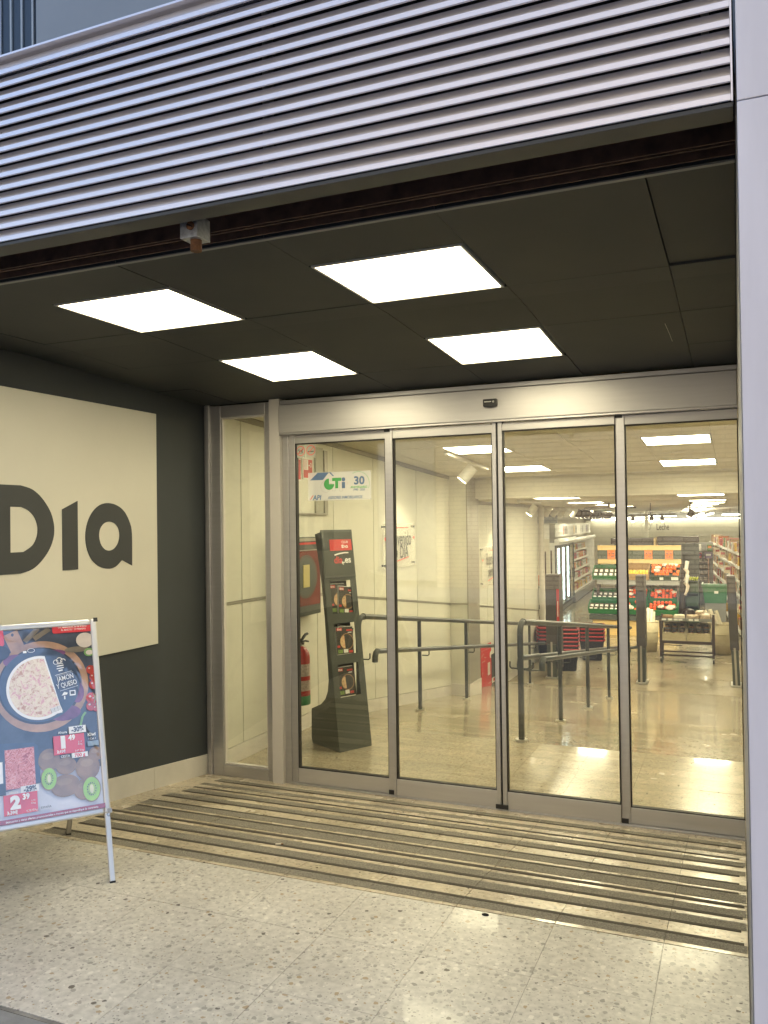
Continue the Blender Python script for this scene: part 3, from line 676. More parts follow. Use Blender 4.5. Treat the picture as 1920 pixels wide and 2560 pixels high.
sc1 = obj('shop_ceiling', MB().hexa([Vector(p) for p in ((-3.9, 5.16, zc(5.16)+.03), (2.2, 5.16, zc(5.16)+.03), (2.2, 10.72, zc(10.72)+.03), (-3.9, 10.72, zc(10.72)+.03), (-3.9, 5.16, 2.6), (2.2, 5.16, 2.6), (2.2, 10.72, 2.6), (-3.9, 10.72, 2.6))]), m_gap); tag(sc1, kind='structure')
LI = [(7.68, 8.22), (9.54, 10.10), (5.83, 6.43)]; LX = [(-2.64, -2.07), (-.78, -.21), (1.01, 1.59)]
ix = [-3.46, -3.245, -2.65, -2.06, -1.42, -.79, -.20, .4, 1.0, 1.6, 2.19]; iy = [5.17, 5.82, 6.44, 7.06, 7.67, 8.23, 8.88, 9.53, 10.11, 10.71]
for i in range(len(ix)-1):
    for j in range(len(iy)-1):
        if i in (2, 5, 8) and j in (1, 4, 7): continue
        g = .0015; Q = [(ix[i]+g, iy[j]+g), (ix[i+1]-g, iy[j]+g), (ix[i+1]-g, iy[j+1]-g), (ix[i]+g, iy[j+1]-g)]
        d = random.uniform(-.001, .001)
        obj('ceiling_board', MB().hexa([Vector((x, y, zc(y)+d)) for x, y in Q] + [Vector((x, y, zc(y)+.018)) for x, y in Q]), m_ceil_in, sc1, loc=(ix[i], iy[j], zc(iy[j])))
IL = ['lit ceiling panel behind the glass above the track spotlight', 'lit ceiling panel behind the glass nearest the bulkhead on the handrail side',
      'larger looking lit ceiling panel behind the glass beside the lilac column', 'lit ceiling panel nearest the bulkhead on the lilac column side']
IL = [IL[0], IL[1], 'lit ceiling panel just inside the glass front above the leaflet stand', IL[2], IL[3], 'lit ceiling panel just inside the glass front beside the lilac column'] + ['lit ceiling panel hidden behind the lilac column, the %s one' % q for q in ('middle', 'innermost', 'outermost')]
for i in range(3):
    for j in range(3): panel_light('ceiling_light', IL[i*3+j], LX[i][0], LX[i][1], LI[j][0], LI[j][1], zc, 'panel lights above the shop ramp', .006, m_lamp_in)
bk = tag(obj('bulkhead', MB().box(-3.9, 2.2, 10.725, 10.90, ZC2, 2.62), m_ceil_in), 'cream bulkhead beam dropping from the shop ceiling above the ramp', 'beam')
sc2 = obj('lower_shop_ceiling', MB().box(-13.7, 9.7, 10.905, 42.95, ZC2+.001, 2.3), m_ceil_in); tag(sc2, kind='structure')
flat2 = lambda y: ZC2
grp = 'panel lights in the lower shop ceiling'
def zl(y): return ZC2-.002
rows = [(-2.50, 10.95, 'first lit panel past the bulkhead on the side of the fridges'), (-2.62, 14.0, 'second lit panel past the bulkhead on the side of the fridges'),
        (-2.55, 16.5, 'third lit panel past the bulkhead on the side of the fridges'), (-2.62, 18.6, 'fourth lit panel past the bulkhead on the side of the fridges'),
        (-.70, 10.95, 'first lit panel past the bulkhead above the bread trolley'), (-.72, 14.2, 'second lit panel past the bulkhead above the bread trolley')]
rows += [(1.0, y, 'added lit panel out of sight behind the lilac column, number %s' % w) for y, w in ((14.2, 'one'), (18.2, 'two'), (22.0, 'three'), (26.0, 'four'))] + [(-4.4, y, 'added lit panel above the side aisle, number %s from the ramp' % w) for y, w in ((20.5, 'one'), (24.5, 'two'), (28.5, 'three'), (32.5, 'four'))]  # extra panel rows, added to brighten the lower shop
rows += [(-.74-.075*max(0, y-16), y, 'thin looking lit panel, number %s of the ladder of lights far back' % w) for y, w in ((16.3, 'one'), (18.2, 'two'), (20.5, 'three'), (23.5, 'four'), (26.5, 'five'), (30.0, 'six'))]
for x, y, lab in rows: panel_light('ceiling_light', lab, x, x+.55, y, y+(.55 if y < 16 else .38), zl, grp, .006, m_lamp_far)

# track spotlight over the welcome sign
def spot_lamp(par, pos, aim, m_b, length=.13, r=.042, power=0, size=R(60), lens=True, name='lamp_head'):
    p = Vector(pos); d = (Vector(aim)-p).normalized()
    h = obj(name, MB().tube([p-d*length*.55, p-d*length*.5, p+d*length*.45], r, 12, m_b, True), m_b, par)
    if lens: obj('lens', MB().cyl(p+d*(length*.45+.001), p+d*(length*.45+.004), r*.82, 12), m_spotlens, h)
    if power:
        l = bpy.data.lights.new('spot_light', 'SPOT'); l.energy = power; l.color = LAMP; l.spot_size = size; l.spot_blend = .9; l.shadow_soft_size = .04
        o = bpy.data.objects.new('spot_light', l); COL.objects.link(o); o.parent = par
        o.location = p + d*(length*.45+.02) - root_loc(par); o.rotation_euler = (-d).to_track_quat('Z', 'Y').to_euler()
    return h
m_spotlens = emit('lit spot lens', (1, .9, .62), 14)
tk = thing('track_spotlight', (-2.7, 8.75, zc(8.75)), 'white track spotlight on the shop ceiling aimed at the welcome sign', 'spotlight')
obj('track', MB().hexa([Vector(p) for p in ((-2.725, 8.0, zc(8.0)-.034), (-2.685, 8.0, zc(8.0)-.034), (-2.685, 9.5, zc(9.5)-.034), (-2.725, 9.5, zc(9.5)-.034), (-2.725, 8.0, zc(8.0)-.003), (-2.685, 8.0, zc(8.0)-.003), (-2.685, 9.5, zc(9.5)-.003), (-2.725, 9.5, zc(9.5)-.003))]), m_white, tk)
obj('arm', MB().cyl((-2.705, 8.75, zc(8.75)-.03), (-2.705, 8.75, zc(8.75)-.10), .012, 8), m_white, tk)
spot_lamp(tk, (-2.72, 8.75, zc(8.75)-.155), (-3.47, 8.55, 1.2), m_white, .19, .065, 13, R(75))
tk2 = thing('track_spotlight', (-2.9, 12.6, ZC2), 'white track spotlight past the bulkhead aimed at the second wall sign', 'spotlight')
obj('track', MB().box(-2.92, -2.88, 11.8, 13.2, ZC2-.034, ZC2-.001), m_white, tk2)
obj('arm', MB().cyl((-2.9, 12.7, ZC2-.03), (-2.9, 12.7, ZC2-.09), .012, 8), m_white, tk2)
spot_lamp(tk2, (-2.91, 12.7, ZC2-.14), (-3.55, 12.6, .9), m_white, .17, .06, 11, R(75))

# wall fittings inside
frame = thing('wall_frame', (-3.46, 6.2, 1.67), 'shallow grey metal frame on the cream wall around the fire signs', 'frame')
obj('side_member', MB().box(-3.469, -3.452, 6.60, 6.745, 1.672, 2.26), mat('grey frame enamel', (.40, .39, .32), .5), frame, .002)
obj('side_edge', MB().box(-3.469, -3.440, 6.746, 6.812, 1.672, 2.24), m_trim_in, frame, .002)
obj('sill', MB().box(-3.469, -3.440, 5.90, 6.812, 1.655, 1.671), m_trim_in, frame, .002)
def fire_sign(label, y0, y1, z0, z1, kind):
    t = thing('fire_sign', (-3.45, (y0+y1)/2, z0), label, 'sign', 'red fire signs on the inner wall')
    obj('plate', MB().box(-3.468, -3.455, y0, y1, z0, z1), m_white, t, .002)
    f = Fr((-3.4545, y0, z0), (0, 1, 0), (0, 0, 1), (1, 0, 0)); w, h = y1-y0, z1-z0
    mb = MB().rect(f, .012, w-.012, .012, h-.012, .0006, m_redflat)
    if kind == 'hose':
        mb.rect(f, .02, w*.52, h*.44, h*.92, .0012, m_white)
        for k in range(3): mb.rect(f, w*(.16+.1*k), w*(.19+.1*k), h*.46, h*.9, .0016, m_redflat)
        mb.ring(f, w*.78, h*.68, .018, .02, .006, .0012, m_white, 14).bar(f, (w*.55, h*.66), (w*.74, h*.66), .006, .0012, m_white)
    else:
        mb.ring(f, w*.5, h*.5, .05, .055, .012, .0012, m_white, 18)
    obj('print', mb, None, t)
fire_sign('red and white fire hose sign nearer the door corner', 6.362, 6.548, 1.965, 2.150, 'hose')
fire_sign('red and white round symbol fire sign half hidden by the door jamb', 6.13, 6.335, 1.945, 2.140, 'ring')

XC = -3.36
hc = thing('fire_hose_cabinet', (-3.42, 6.06, .80), 'grey fire hose cabinet with a red glazed door on the wall', 'cabinet')
obj('case', MB().box(-3.459, XC-.006, 5.79, 6.50, .80, 1.462), m_stand, hc, .004)
fh = Fr((XC-.006, 5.63, .80), (0, 1, 0), (0, 0, 1), (1, 0, 0))
obj('top_strip', MB().box(.165, .87, .628, .655, .001, .004, fr=fh), m_trim_in, hc)
m_redglass = mat('red tinted door', (.20, .045, .035), .12, 0, .25, 5, coat=.6)
obj('glazing', MB().box(.20, .85, .085, .545, .001, .004, fr=fh), m_redglass, hc)
obj('red_strip', MB().box(.165, .87, .600, .618, .001, .003, fr=fh), m_redflat, hc)
obj('hose_reel', MB().disc(fh, .60, .33, .19, .175, .0048, m_stand).ring(fh, .60, .33, .20, .185, .02, .0052, mat('hose rubber', (.07, .05, .03), .6)), None, hc)
obj('door_edge', MB().box(.165, .87, .548, .556, .001, .005, fr=fh), m_trim_in, hc)
obj('handle', MB().box(.54, .65, .24, .43, .0058, .012, fr=fh), mat('brass handle plate', (.50, .42, .16), .4), hc, .002)
obj('side_stripe', MB().box(.163, .178, .03, .54, .001, .003, fr=fh), m_redflat, hc)

ex = thing('fire_extinguisher', (-3.35, 6.10, .085), 'red fire extinguisher with a green base band hung on the wall', 'fire extinguisher')
cx, cy_ = -3.362, 6.115
obj('cylinder', MB().lathe([(0, .15), (.076, .15), (.079, .17), (.079, .47), (.070, .515), (.045, .548), (.022, .562), (0, .562)], (cx, cy_, 0), 20), m_red, ex)
obj('base_band', MB().lathe([(0, .082), (.076, .082), (.0795, .09), (.0797, .155), (.0785, .158)], (cx, cy_, 0), 20), m_green, ex)
m_label = mat('pale printed label', (.52, .42, .36), .45, 0, .35, 60)
for z0, z1 in ((.20, .285), (.32, .42)):
    V = []
    for k in range(9):
        a = R(-110+16*k); V += [(cx+.0803*math.cos(a), cy_+.0803*math.sin(a), z0), (cx+.0803*math.cos(a), cy_+.0803*math.sin(a), z1)]
    obj('label', MB().add(V, [(2*k, 2*k+2, 2*k+3, 2*k+1) for k in range(8)], None, True), m_label, ex)
obj('valve', MB().cyl((cx, cy_, .56), (cx, cy_, .605), .018, 10).cyl((cx-.03, cy_, .585), (cx+.035, cy_, .585), .011, 8), m_steel, ex)
obj('handle', MB().tube([(cx+.01, cy_-.035, .60), (cx+.02, cy_+.0, .622), (cx+.02, cy_+.05, .652), (cx+.02, cy_+.085, .655)], .012, 8).tube([(cx+.015, cy_-.01, .60), (cx+.02, cy_+.05, .600), (cx+.02, cy_+.10, .588)], .008, 8), m_black, ex)
obj('wall_hook', MB().box(-3.459, -3.43, cy_-.03, cy_+.03, .36, .50), m_black, ex)

def acrylic_sign(name, label, X, y0, y1, z0, z1, drop=0):
    t = thing(name, (X+.03, (y0+y1)/2, z0), label, 'sign', 'clear acrylic welcome signs')
    V = [(X+.028, y0, z0+drop), (X+.034, y0, z0+drop), (X+.034, y1, z0), (X+.028, y1, z0)]
    obj('plate', MB().hexa([Vector(v) for v in V] + [Vector((v[0], v[1], v[2]+(z1-z0))) for v in V]), m_sheet, t)
    for y in (y0+.035, y1-.035):
        for z in (z0+.035, z1-.035):
            zz = z + (drop if y < (y0+y1)/2 else 0)
            obj('stud', MB().cyl((X+.001, y, zz), (X+.040, y, zz), .011, 10), m_black, t)
    return t, Fr((X+.0345, y0, z0), (0, 1, 0), (0, 0, 1), (1, 0, 0)), y1-y0, z1-z0
m_sheet = translucent('milky acrylic', (.80, .78, .68), .25)
m_ink = mat('dark letter ink', (.045, .042, .03), .5); m_stroke = mat('red brush stroke', (.55, .05, .03), .5)
t, f, w, h = acrylic_sign('welcome_sign', 'clear wall sign reading Bienvenido a DIA between red strokes', XW, 8.075, 9.01, 1.09, 1.57)
txt('lettering', 'Bienvenido', f, w*.5, h*.64, .235, m_ink, t, .001, .66, .006)
txt('lettering', 'a', f, w*.40, h*.33, .14, m_ink, t, .001, .8, .01, shear=.3); txt('lettering', 'DIA', f, w*.63, h*.33, .20, m_ink, t, .001, .75, .012)
for q in (.055, w-.045): obj('dot', MB().disc(f, q, h*.66, .026, .017, .001), m_stroke, t)
obj('stroke', MB().bar(f, (w*.30, h*.90), (w*.78, h*.905), .011, .001), m_stroke, t); mb = MB()
for k in range(8): mb.bar(f, (w*(.3+.06*k), h*(.12+.012*k)), (w*(.36+.06*k), h*(.132+.012*k)), .011, .001)
obj('stroke', mb, m_stroke, t)
t, f, w, h = acrylic_sign('welcome_sign', 'clear wall sign beginning with Buenos, nearer the bread trolley', X2, 12.0, 13.42, .62, 1.20)
txt('lettering', 'Buenos precios', f, w*.52, h*.66, .27, m_ink, t, .001, .60, .006)
txt('lettering', 'siempre en DIA', f, w*.54, h*.36, .22, m_ink, t, .001, .62, .012, shear=.25, rot=.04)
obj('dot', MB().disc(f, .05, h*.66, .028, .018, .001), m_stroke, t); obj('stroke', MB().bar(f, (w*.32, h*.90), (w*.75, h*.905), .013, .001), m_stroke, t); mb = MB()
for k in range(9): mb.bar(f, (w*(.22+.06*k), h*(.10+.022*k-.0008*k*k)), (w*(.28+.06*k), h*(.122+.022*k-.0008*(k+1)**2)), .013, .001)
obj('stroke', mb, m_stroke, t)
rp = thing('poster', (-3.53, 12.2, -.95), 'tall red advertising panel with pale motifs standing against the lower wall', 'poster')
fr_ = Fr((-3.528, 11.93, -.93), (0, 1, 0), (0, 0, 1), (1, 0, 0))
obj('board', MB().box(0, .545, 0, .655, -.012, 0, fr=fr_), m_redflat, rp)
m_pale = mat('pale motif print', (.50, .30, .22), .5)
mb = MB().bar(fr_, (.01, .585), (.53, .583), .006, .001)
for a, b_, c_, d_ in ((.02, .50, .13, .54), (.16, .48, .27, .46), (.03, .42, .2, .425), (.04, .26, .08, .25), (.36, .055, .54, .06)): mb.bar(fr_, (a, b_), (c_, d_), .014, .001)
obj('print', mb, m_pale, rp)
obj('print', MB().rect(fr_, .34, .47, .18, .37, .001).disc(fr_, .545, .47, .09, .055, .0012, n=20, a0=R(90), a1=R(270)), m_signwhite, rp)
dp = thing('poster', (-3.53, 12.62, -.95), 'narrow dark panel with a small red logo beside the red advertising panel', 'poster')
fr_ = Fr((-3.526, 12.482, -.95), (0, 1, 0), (0, 0, 1), (1, 0, 0))
obj('board', MB().box(0, .25, 0, .48, -.012, 0, fr=fr_), m_stand, dp)
obj('label', MB().rect(fr_, 0, .25, .045, .125, .001), m_signwhite, dp)
obj('print', MB().ring(fr_, .13, .085, .085, .028, .014, .0016, None, 4, R(45), R(405)).rect(fr_, .09, .17, .075, .095, .0016), m_redflat, dp)

# handrails of the shop ramp
def handrail(label, X, posts, yU, yL, yend, sides):
    t = thing('handrail', (X, posts[0], zin(posts[0])), label, 'handrail', 'grey handrails beside the shop ramp')
    hU, hL, r = .965, .655, .021
    zu = lambda y: zin(6.6) - .126*(y-6.6) + hU
    zl_ = lambda y: zin(6.6) - .126*(y-6.6) + hL
    arc = [(X, yU, zin(yU)+.012), (X, yU, zu(yU)-.10)] + [(X, yU+.085*(1-math.cos(R(a))), zu(yU)-.10+.085*math.sin(R(a))) for a in (20, 40, 60, 80)]
    arc += [(X, yU+.13, zu(yU+.13)-.003), (X, yend, zu(yend))]
    obj('upper_rail', MB().tube(arc, r+.004, 12), m_rail, t)
    obj('collar', MB().cyl((X, yU+.10, zu(yU+.1)-.004), (X, yU+.135, zu(yU+.135)-.003), r+.008, 12), m_rail, t)
    for y in posts:
        zt = zu(y) - .01
        if abs(y-yU) > .05: obj('post', MB().cyl((X, y, zin(y)+.002), (X, y, zt), r, 12), m_rail, t)
        obj('base_plate', MB().cyl((X, y, zin(y)+.0005), (X, y, zin(y)+.022), .052, 16), m_steel, t)
    for s in sides:
        xs = X+s*.095; ys = yL
        p = [(xs, ys-.02, zl_(ys)-.095), (xs, ys-.018, zl_(ys)-.05), (xs, ys, zl_(ys)-.016), (xs, ys+.035, zl_(ys)-.002), (xs, ys+.09, zl_(ys+.09)), (xs, yend, zl_(yend))]
        obj('lower_rail', MB().tube(p, r+.002, 12), m_rail, t)
        obj('lower_rail_elbow', MB().tube([p[0], p[1], p[2], p[3]], r+.006, 12), m_rail, t)
        for y in posts:
            zz = zl_(y)
            obj('bracket', MB().tube([(X+s*.018, y+.03, zz-.075), (xs-s*.012, y+.03, zz-.075), (xs, y+.03, zz-.062), (xs, y+.03, zz-.02)], .0065, 6), m_rail, t)
        if s > 0 and len(sides) > 1:
            obj('end_link', MB().tube([(X-.095, ys-.02, zl_(ys)-.09), (X, ys-.02, zl_(ys)-.097), (X+.095, ys-.02, zl_(ys)-.09)], .007, 6), m_rail, t)
    return t
handrail('grey handrail down the middle of the shop ramp', -1.63, [6.62, 8.22, 9.82, 11.5, 13.1], 6.62, 7.0, 14.0, (-1, 1))
handrail('grey handrail along the panelled wall of the shop ramp', -3.10, [6.70, 8.22, 9.84, 13.2], 6.70, 6.86, 13.9, (1,))

# leaflet stand behind the fixed pane
LZ = -.195
T0 = Vector((-2.86, 5.81, LZ)); wv = Vector((.4711, .8821, 0)); bv = Vector((-.8821, .4711, 0))
ls = thing('leaflet_stand', (-3.0, 5.95, LZ), 'tall grey green leaflet stand with three pockets behind the fixed glass', 'stand')
fsd = Fr(T0, bv, (0, 0, 1), wv)          # a = towards the back, b = height, c = across
side = [(0, 0.001), (.370, .008), (.385, .05), (.380, .28), (.245, .335), (.185, .385), (.150, .45), (.136, .54), (.178, 1.02), (.218, 1.28), (.232, 1.36), (.305, 1.685), (.238, 1.70)]
obj('side_panel', MB().prism(side, -.002, .004, fsd), m_stand, ls, .001)
obj('side_panel', MB().prism(side, .309, .315, fsd), m_stand, ls, .001)
def face(h): return .1405*h               # the front leans back
ff = Fr(T0, wv, Vector((bv.x*.1405, bv.y*.1405, 1)), None)      # a across, b up the front, c out of it
if ff.z.dot(-bv) < 0: ff.z = -ff.z
SL = math.sqrt(1+.1405**2)
pk = [(.41, .665, .055, .255), (.74, .985, .055, .258), (1.065, 1.325, .055, .258)]
m_inside = mat('dark pocket inside', (.012, .013, .013), .7)
def front_sheet():
    mb = MB(); hs = sorted(set([0, 1.72/1.0*1.0] + [q for p in pk for q in p[:2]]))
    lv = [0] + [q for p in pk for q in p[:2]] + [1.705*SL]
    for a, b_ in zip(lv[:-1], lv[1:]):
        hole = [p for p in pk if abs(p[0]-a) < 1e-6]
        if hole:
            p = hole[0]; mb.box(.004, p[2], a, b_, -.004, .002, fr=ff); mb.box(p[3], .309, a, b_, -.004, .002, fr=ff)
        else: mb.box(.004, .309, a, b_, -.004, .002, fr=ff)
    return mb
obj('front_panel', front_sheet(), m_stand, ls)
obj('header_panel', MB().box(.002, .312, 1.345, 1.735, .0025, .010, fr=ff), m_stand, ls, .003)
obj('header_cover', MB().box(.012, .30, 1.365, 1.715, .0105, .0125, fr=ff), mat('glossy header sheet', (.06, .068, .06), .12, coat=.6), ls)
for p in pk:
    obj('pocket_back', MB().box(p[2], p[3], p[0], p[1], -.062, -.058, fr=ff).box(p[2]-.004, p[2]-.0005, p[0], p[1], -.0575, -.0045, fr=ff), m_inside, ls)
    obj('pocket_top', MB().box(p[2], p[3], p[1]+.0005, p[1]+.004, -.0575, -.0045, fr=ff), m_white, ls)
obj('base_cap', MB().prism([(0, 0), (.38, 0), (.38, .004), (0, .004)], .0045, .3085, fsd), m_stand, ls)
obj('back_panel', MB().hexa([fsd.p(.372, .01, .005), fsd.p(.376, .01, .005), fsd.p(.376, .01, .308), fsd.p(.372, .01, .308), fsd.p(.372, .28, .005), fsd.p(.376, .28, .005), fsd.p(.376, .28, .308), fsd.p(.372, .28, .308)]), m_stand, ls)
obj('card_flap', MB().box(.075, .292, 1.565, 1.655, .0130, .0150, fr=ff), m_redflat, ls)
txt('lettering', 'CLUB', ff, .225, 1.632, .026, m_white, ls, .0156, 1, .01)
def dia_logo(par, fr, a, b_, s, m, c, name='lettering'):
    # the shop's own word mark, scaled copy of the wall sign letters
    loops = [[smooth_loop(D_out, 3, (0, 1, 11, 12)), smooth_loop(D_in, 3, (0, 1, 8, 9))], [[(3.602, 1.671), (3.720, 1.721), (3.721, 1.328), (3.604, 1.328)]], [smooth_loop(a_out, 3, (0, 15)), smooth_loop(a_in, 3)]]
    k = s/1.16
    for lp in loops:
        L = [[(a+(p[0]-3.61)*k, b_+(p[1]-1.56)*k) for p in q] for q in lp]
        outline(name, L, fr, c, .0001, m, par)
dia_logo(ls, ff, .222, 1.598, .062, m_white, .0156)
obj('print', MB().quad([ff.p(a, b_, .0132) for a, b_ in ((.115, 1.535), (.16, 1.545), (.215, 1.551), (.255, 1.550), (.255, 1.541), (.215, 1.541), (.16, 1.534), (.115, 1.524))]), m_white, ls)
txt('lettering', 'dia', ff, .148, 1.487, .078, m_redflat, ls, .0132, .95, .025); txt('lettering', '.es', ff, .235, 1.487, .075, m_white, ls, .0132, .95, .025)
obj('print', MB().quad([ff.p(a, b_, .0136) for a, b_ in ((.182, 1.480), (.202, 1.462), (.193, 1.462), (.201, 1.450), (.195, 1.447), (.189, 1.459), (.183, 1.453))]), m_white, ls)

def pizza_mat(name, a, b_, cc, sc):
    m, t, p = nodes(name)
    g = N(t, 'ShaderNodeNewGeometry')
    n1 = N(t, 'ShaderNodeTexNoise', Scale=sc, Detail=3, Distortion=1.2); lk(t, g.outputs['Position'], n1.inputs[0])
    n2 = N(t, 'ShaderNodeTexVoronoi', Scale=sc*1.3); lk(t, g.outputs['Position'], n2.inputs['Vector'])
    c1 = ramp(t, n1.outputs[0], [(.36, a), (.5, b_), (.62, cc)])
    sp = N(t, 'ShaderNodeSeparateColor'); lk(t, n2.outputs['Color'], sp.inputs[0])
    lk(t, mixc(t, math_(t, 'MULTIPLY', math_(t, 'GREATER_THAN', sp.outputs[0], .6), .6), c1, b_), p.inputs['Base Color'])
    p.inputs['Roughness'].default_value = .3
    return m
m_pizza = pizza_mat('pizza print', (.34, .17, .06), (.62, .45, .24), (.50, .20, .12), 60)
m_darkprint = mat('dark print', (.022, .020, .018), .3, 0, .4, 30, coat=.4)
m_tan = mat('tan print', (.30, .17, .08), .35, 0, .2, 14)
m_grprint = mat('green food print', (.14, .22, .05), .4, 0, .4, 60)
def leaflet(label, a, b_, wd, ht, c, rot=0):
    r_ = R(rot); f = Fr(ff.p(a, b_, c), ff.x*math.cos(r_)+ff.y*math.sin(r_), ff.y*math.cos(r_)-ff.x*math.sin(r_), ff.z)
    t = thing('leaflet', f.p(wd/2, 0, 0), label, 'leaflet', 'leaflets in the grey green stand')
    pg = MB()
    for k in range(4): pg.box(-.001*k, wd-.001*k, .0015*k, ht+.0015*k, -.003-.0022*k, -.0012-.0022*k, fr=f)
    obj('pages', pg, m_white, t)
    mb = MB().rect(f, 0, wd, 0, ht, 0, m_darkprint).disc(f, wd*.62, ht*.45, wd*.40, wd*.40, .0003, m_tan, 22).disc(f, wd*.62, ht*.45, wd*.36, wd*.36, .0006, m_darkprint, 22)
    mb.disc(f, wd*.50, ht*.45, wd*.28, wd*.30, .0009, m_pizza, 14, R(95), R(285))
    mb.rect(f, wd*.04, wd*.36, ht*.86, ht*.965, .0006, m_redflat).rect(f, wd*.62, wd*.97, ht*.84, ht*.90, .0006, m_redflat).rect(f, wd*.70, wd*.92, ht*.77, ht*.80, .0006, m_white)
    mb.rect(f, wd*.05, wd*.34, ht*.03, ht*.16, .0006, m_grprint).rect(f, wd*.40, wd*.66, ht*.04, ht*.17, .0006, m_white).rect(f, wd*.70, wd*.94, ht*.03, ht*.12, .0006, m_redflat).rect(f, wd*.03, wd*.2, ht*.24, ht*.32, .0006, m_redflat)
    obj('cover', mb, None, t)
    dia_logo(t, f, wd*.2, ht*.912, wd*.24, m_white, .001)
leaflet('upright leaflet in the top pocket of the stand', .060, 1.072, .150, .228, -.020)
leaflet('tilted leaflet leaning in front in the top pocket', .118, 1.066, .150, .215, -.009, -6)
leaflet('leaflet in the middle pocket of the stand', .070, .745, .165, .212, -.012, -2)
leaflet('leaflet leaning back deep in the middle pocket', .085, .80, .150, .178, -.040, -14)
leaflet('leaflet standing in the bottom pocket of the stand', .063, .422, .155, .218, -.026)

# ------------------------------------------------------------------ poster board on the street
AO = Vector((-2.5627, 2.9398, 0)); AX = Vector((.59818, .80136, 0)); AU = Vector((-.26882, .20067, .94205))
fb = Fr(AO, AX, AU)
if fb.z.dot(Vector((.75, -.56, .33))) < 0: fb.z = -fb.z
ab = thing('poster_board', fb.p(-.357, 0, 0)-Vector((.2, -.15, 0)), 'aluminium A-frame poster board with food offers standing by the charcoal wall', 'poster board')
m_snap = mat('satin aluminium snap frame', (.66, .66, .68), .30, .55, .03, 4)
WL, WR, HB, HT, FWd = -.722, .008, .294, 1.192, .028
def round_bar(p, q, out):                     # a snap frame profile with a rounded front
    a0, a1, b0, b1 = p[0], q[0], p[1], q[1]
    return MB().box(a0, a1, b0, b1, -.012, .010, fr=fb)
obj('frame_profile', round_bar((WR-FWd, HB), (WR, HT), 1), m_snap, ab, .007, seg=3)
obj('frame_profile', round_bar((WL, HB), (WL+FWd, HT), 1), m_snap, ab, .007, seg=3)
obj('frame_profile', round_bar((WL+FWd+.0005, HT-FWd), (WR-FWd-.0005, HT), 1), m_snap, ab, .007, seg=3)
obj('frame_profile', round_bar((WL+FWd+.0005, HB), (WR-FWd-.0005, HB+FWd), 1), m_snap, ab, .007, seg=3)
for a, b_ in ((WR-.004, HT-.006), (WR-.006, HB+.008)):
    obj('corner_clip', MB().box(a-.010, a+.010, b_-.010, b_+.010, .0105, .0125, fr=fb), m_black if b_ > 1 else m_galv, ab, .002)
obj('backing_board', MB().box(WL+.01, WR-.01, HB+.01, HT-.01, -.0115, -.004, fr=fb), m_grey, ab)
for a in (WL+.004, WR-.026):
    obj('leg', MB().box(a, a+.022, .006, HB-.0005, -.016, .004, fr=fb), m_snap, ab, .002)
    obj('foot_cap', MB().box(a-.001, a+.023, -.004, .0055, -.017, .005, fr=fb), m_black, ab)
    tp = fb.p(a+.011, HT-.03, -.03); ft = Vector((-3.19, 3.32, zramp(3.32)+.003)) - AX*(WR-.026-a)
    ft.z = zramp(ft.y)+.004
    dl = (ft-tp).normalized(); fl = Fr(ft, AX, -dl)
    obj('rear_leg', MB().box(-.011, .011, .008, (tp-ft).length, -.011, .011, fr=fl), m_trim_in, ab, .002)
    obj('foot_cap', MB().box(-.012, .012, 0, .0075, -.012, .012, fr=fl), m_black, ab)
# the poster: flat print under a glossy clear sheet
PA0, PA1, PB0, PB1 = WL+FWd-.004, WR-FWd+.004, HB+FWd-.004, HT-FWd+.004
def glossy_coat(m):
    p = m.node_tree.nodes['Principled BSDF']; p.inputs['Coat Weight'].default_value = 1; p.inputs['Coat IOR'].default_value = 2.3; p.inputs['Coat Roughness'].default_value = .07
    t = m.node_tree; g = N(t, 'ShaderNodeNewGeometry'); w = N(t, 'ShaderNodeTexNoise', Scale=6, Detail=2, Distortion=1.2); lk(t, g.outputs['Position'], w.inputs[0])
    b = N(t, 'ShaderNodeBump', Strength=.12, Distance=.02); lk(t, w.outputs[0], b.inputs['Height']); lk(t, b.outputs[0], p.inputs['Coat Normal']); return m
def pm(name, col, var=.1, vs=20, rough=.35): return glossy_coat(mat(name, col, rough, 0, var, vs))
p_dark = pm('poster slate', (.050, .062, .092), .5, 7); p_wood = pm('poster wood', (.40, .24, .15), .3, 10); p_blk = pm('poster black card', (.026, .030, .045), .3, 12)
p_red = pm('poster red', (.68, .045, .06), .03); p_dred = pm('poster dark red', (.30, .02, .035), .05); p_wht = pm('poster white', (.86, .86, .88), .02)
p_table = pm('poster pale table', (.62, .63, .74), .12, 5); p_kiwi = pm('poster kiwi skin', (.27, .165, .085), .3, 18); p_kgreen = pm('poster kiwi green', (.32, .60, .07), .15, 30)
p_kcore = pm('poster kiwi core', (.72, .74, .48), .1); p_tom = pm('poster tomato', (.48, .045, .025), .4, 22); p_gar = pm('poster garlic', (.62, .55, .50), .1, 12)
p_plum = pm('poster plum', (.16, .05, .14), .4, 14); p_blue = pm('poster navy', (.045, .070, .13), .2); p_olive = pm('poster spoon', (.20, .165, .12), .2, 20); p_teal = pm('poster leaf', (.20, .40, .13), .2, 20)
p_pizza = pizza_mat('poster pizza', (.55, .30, .22), (.85, .76, .60), (.70, .38, .40), 46); glossy_coat(p_pizza)
m, t_, p_ = nodes('poster minced meat'); g_ = N(t_, 'ShaderNodeNewGeometry')
w_ = N(t_, 'ShaderNodeTexNoise', Scale=34, Detail=1.0, Distortion=2.2); lk(t_, g_.outputs['Position'], w_.inputs[0])
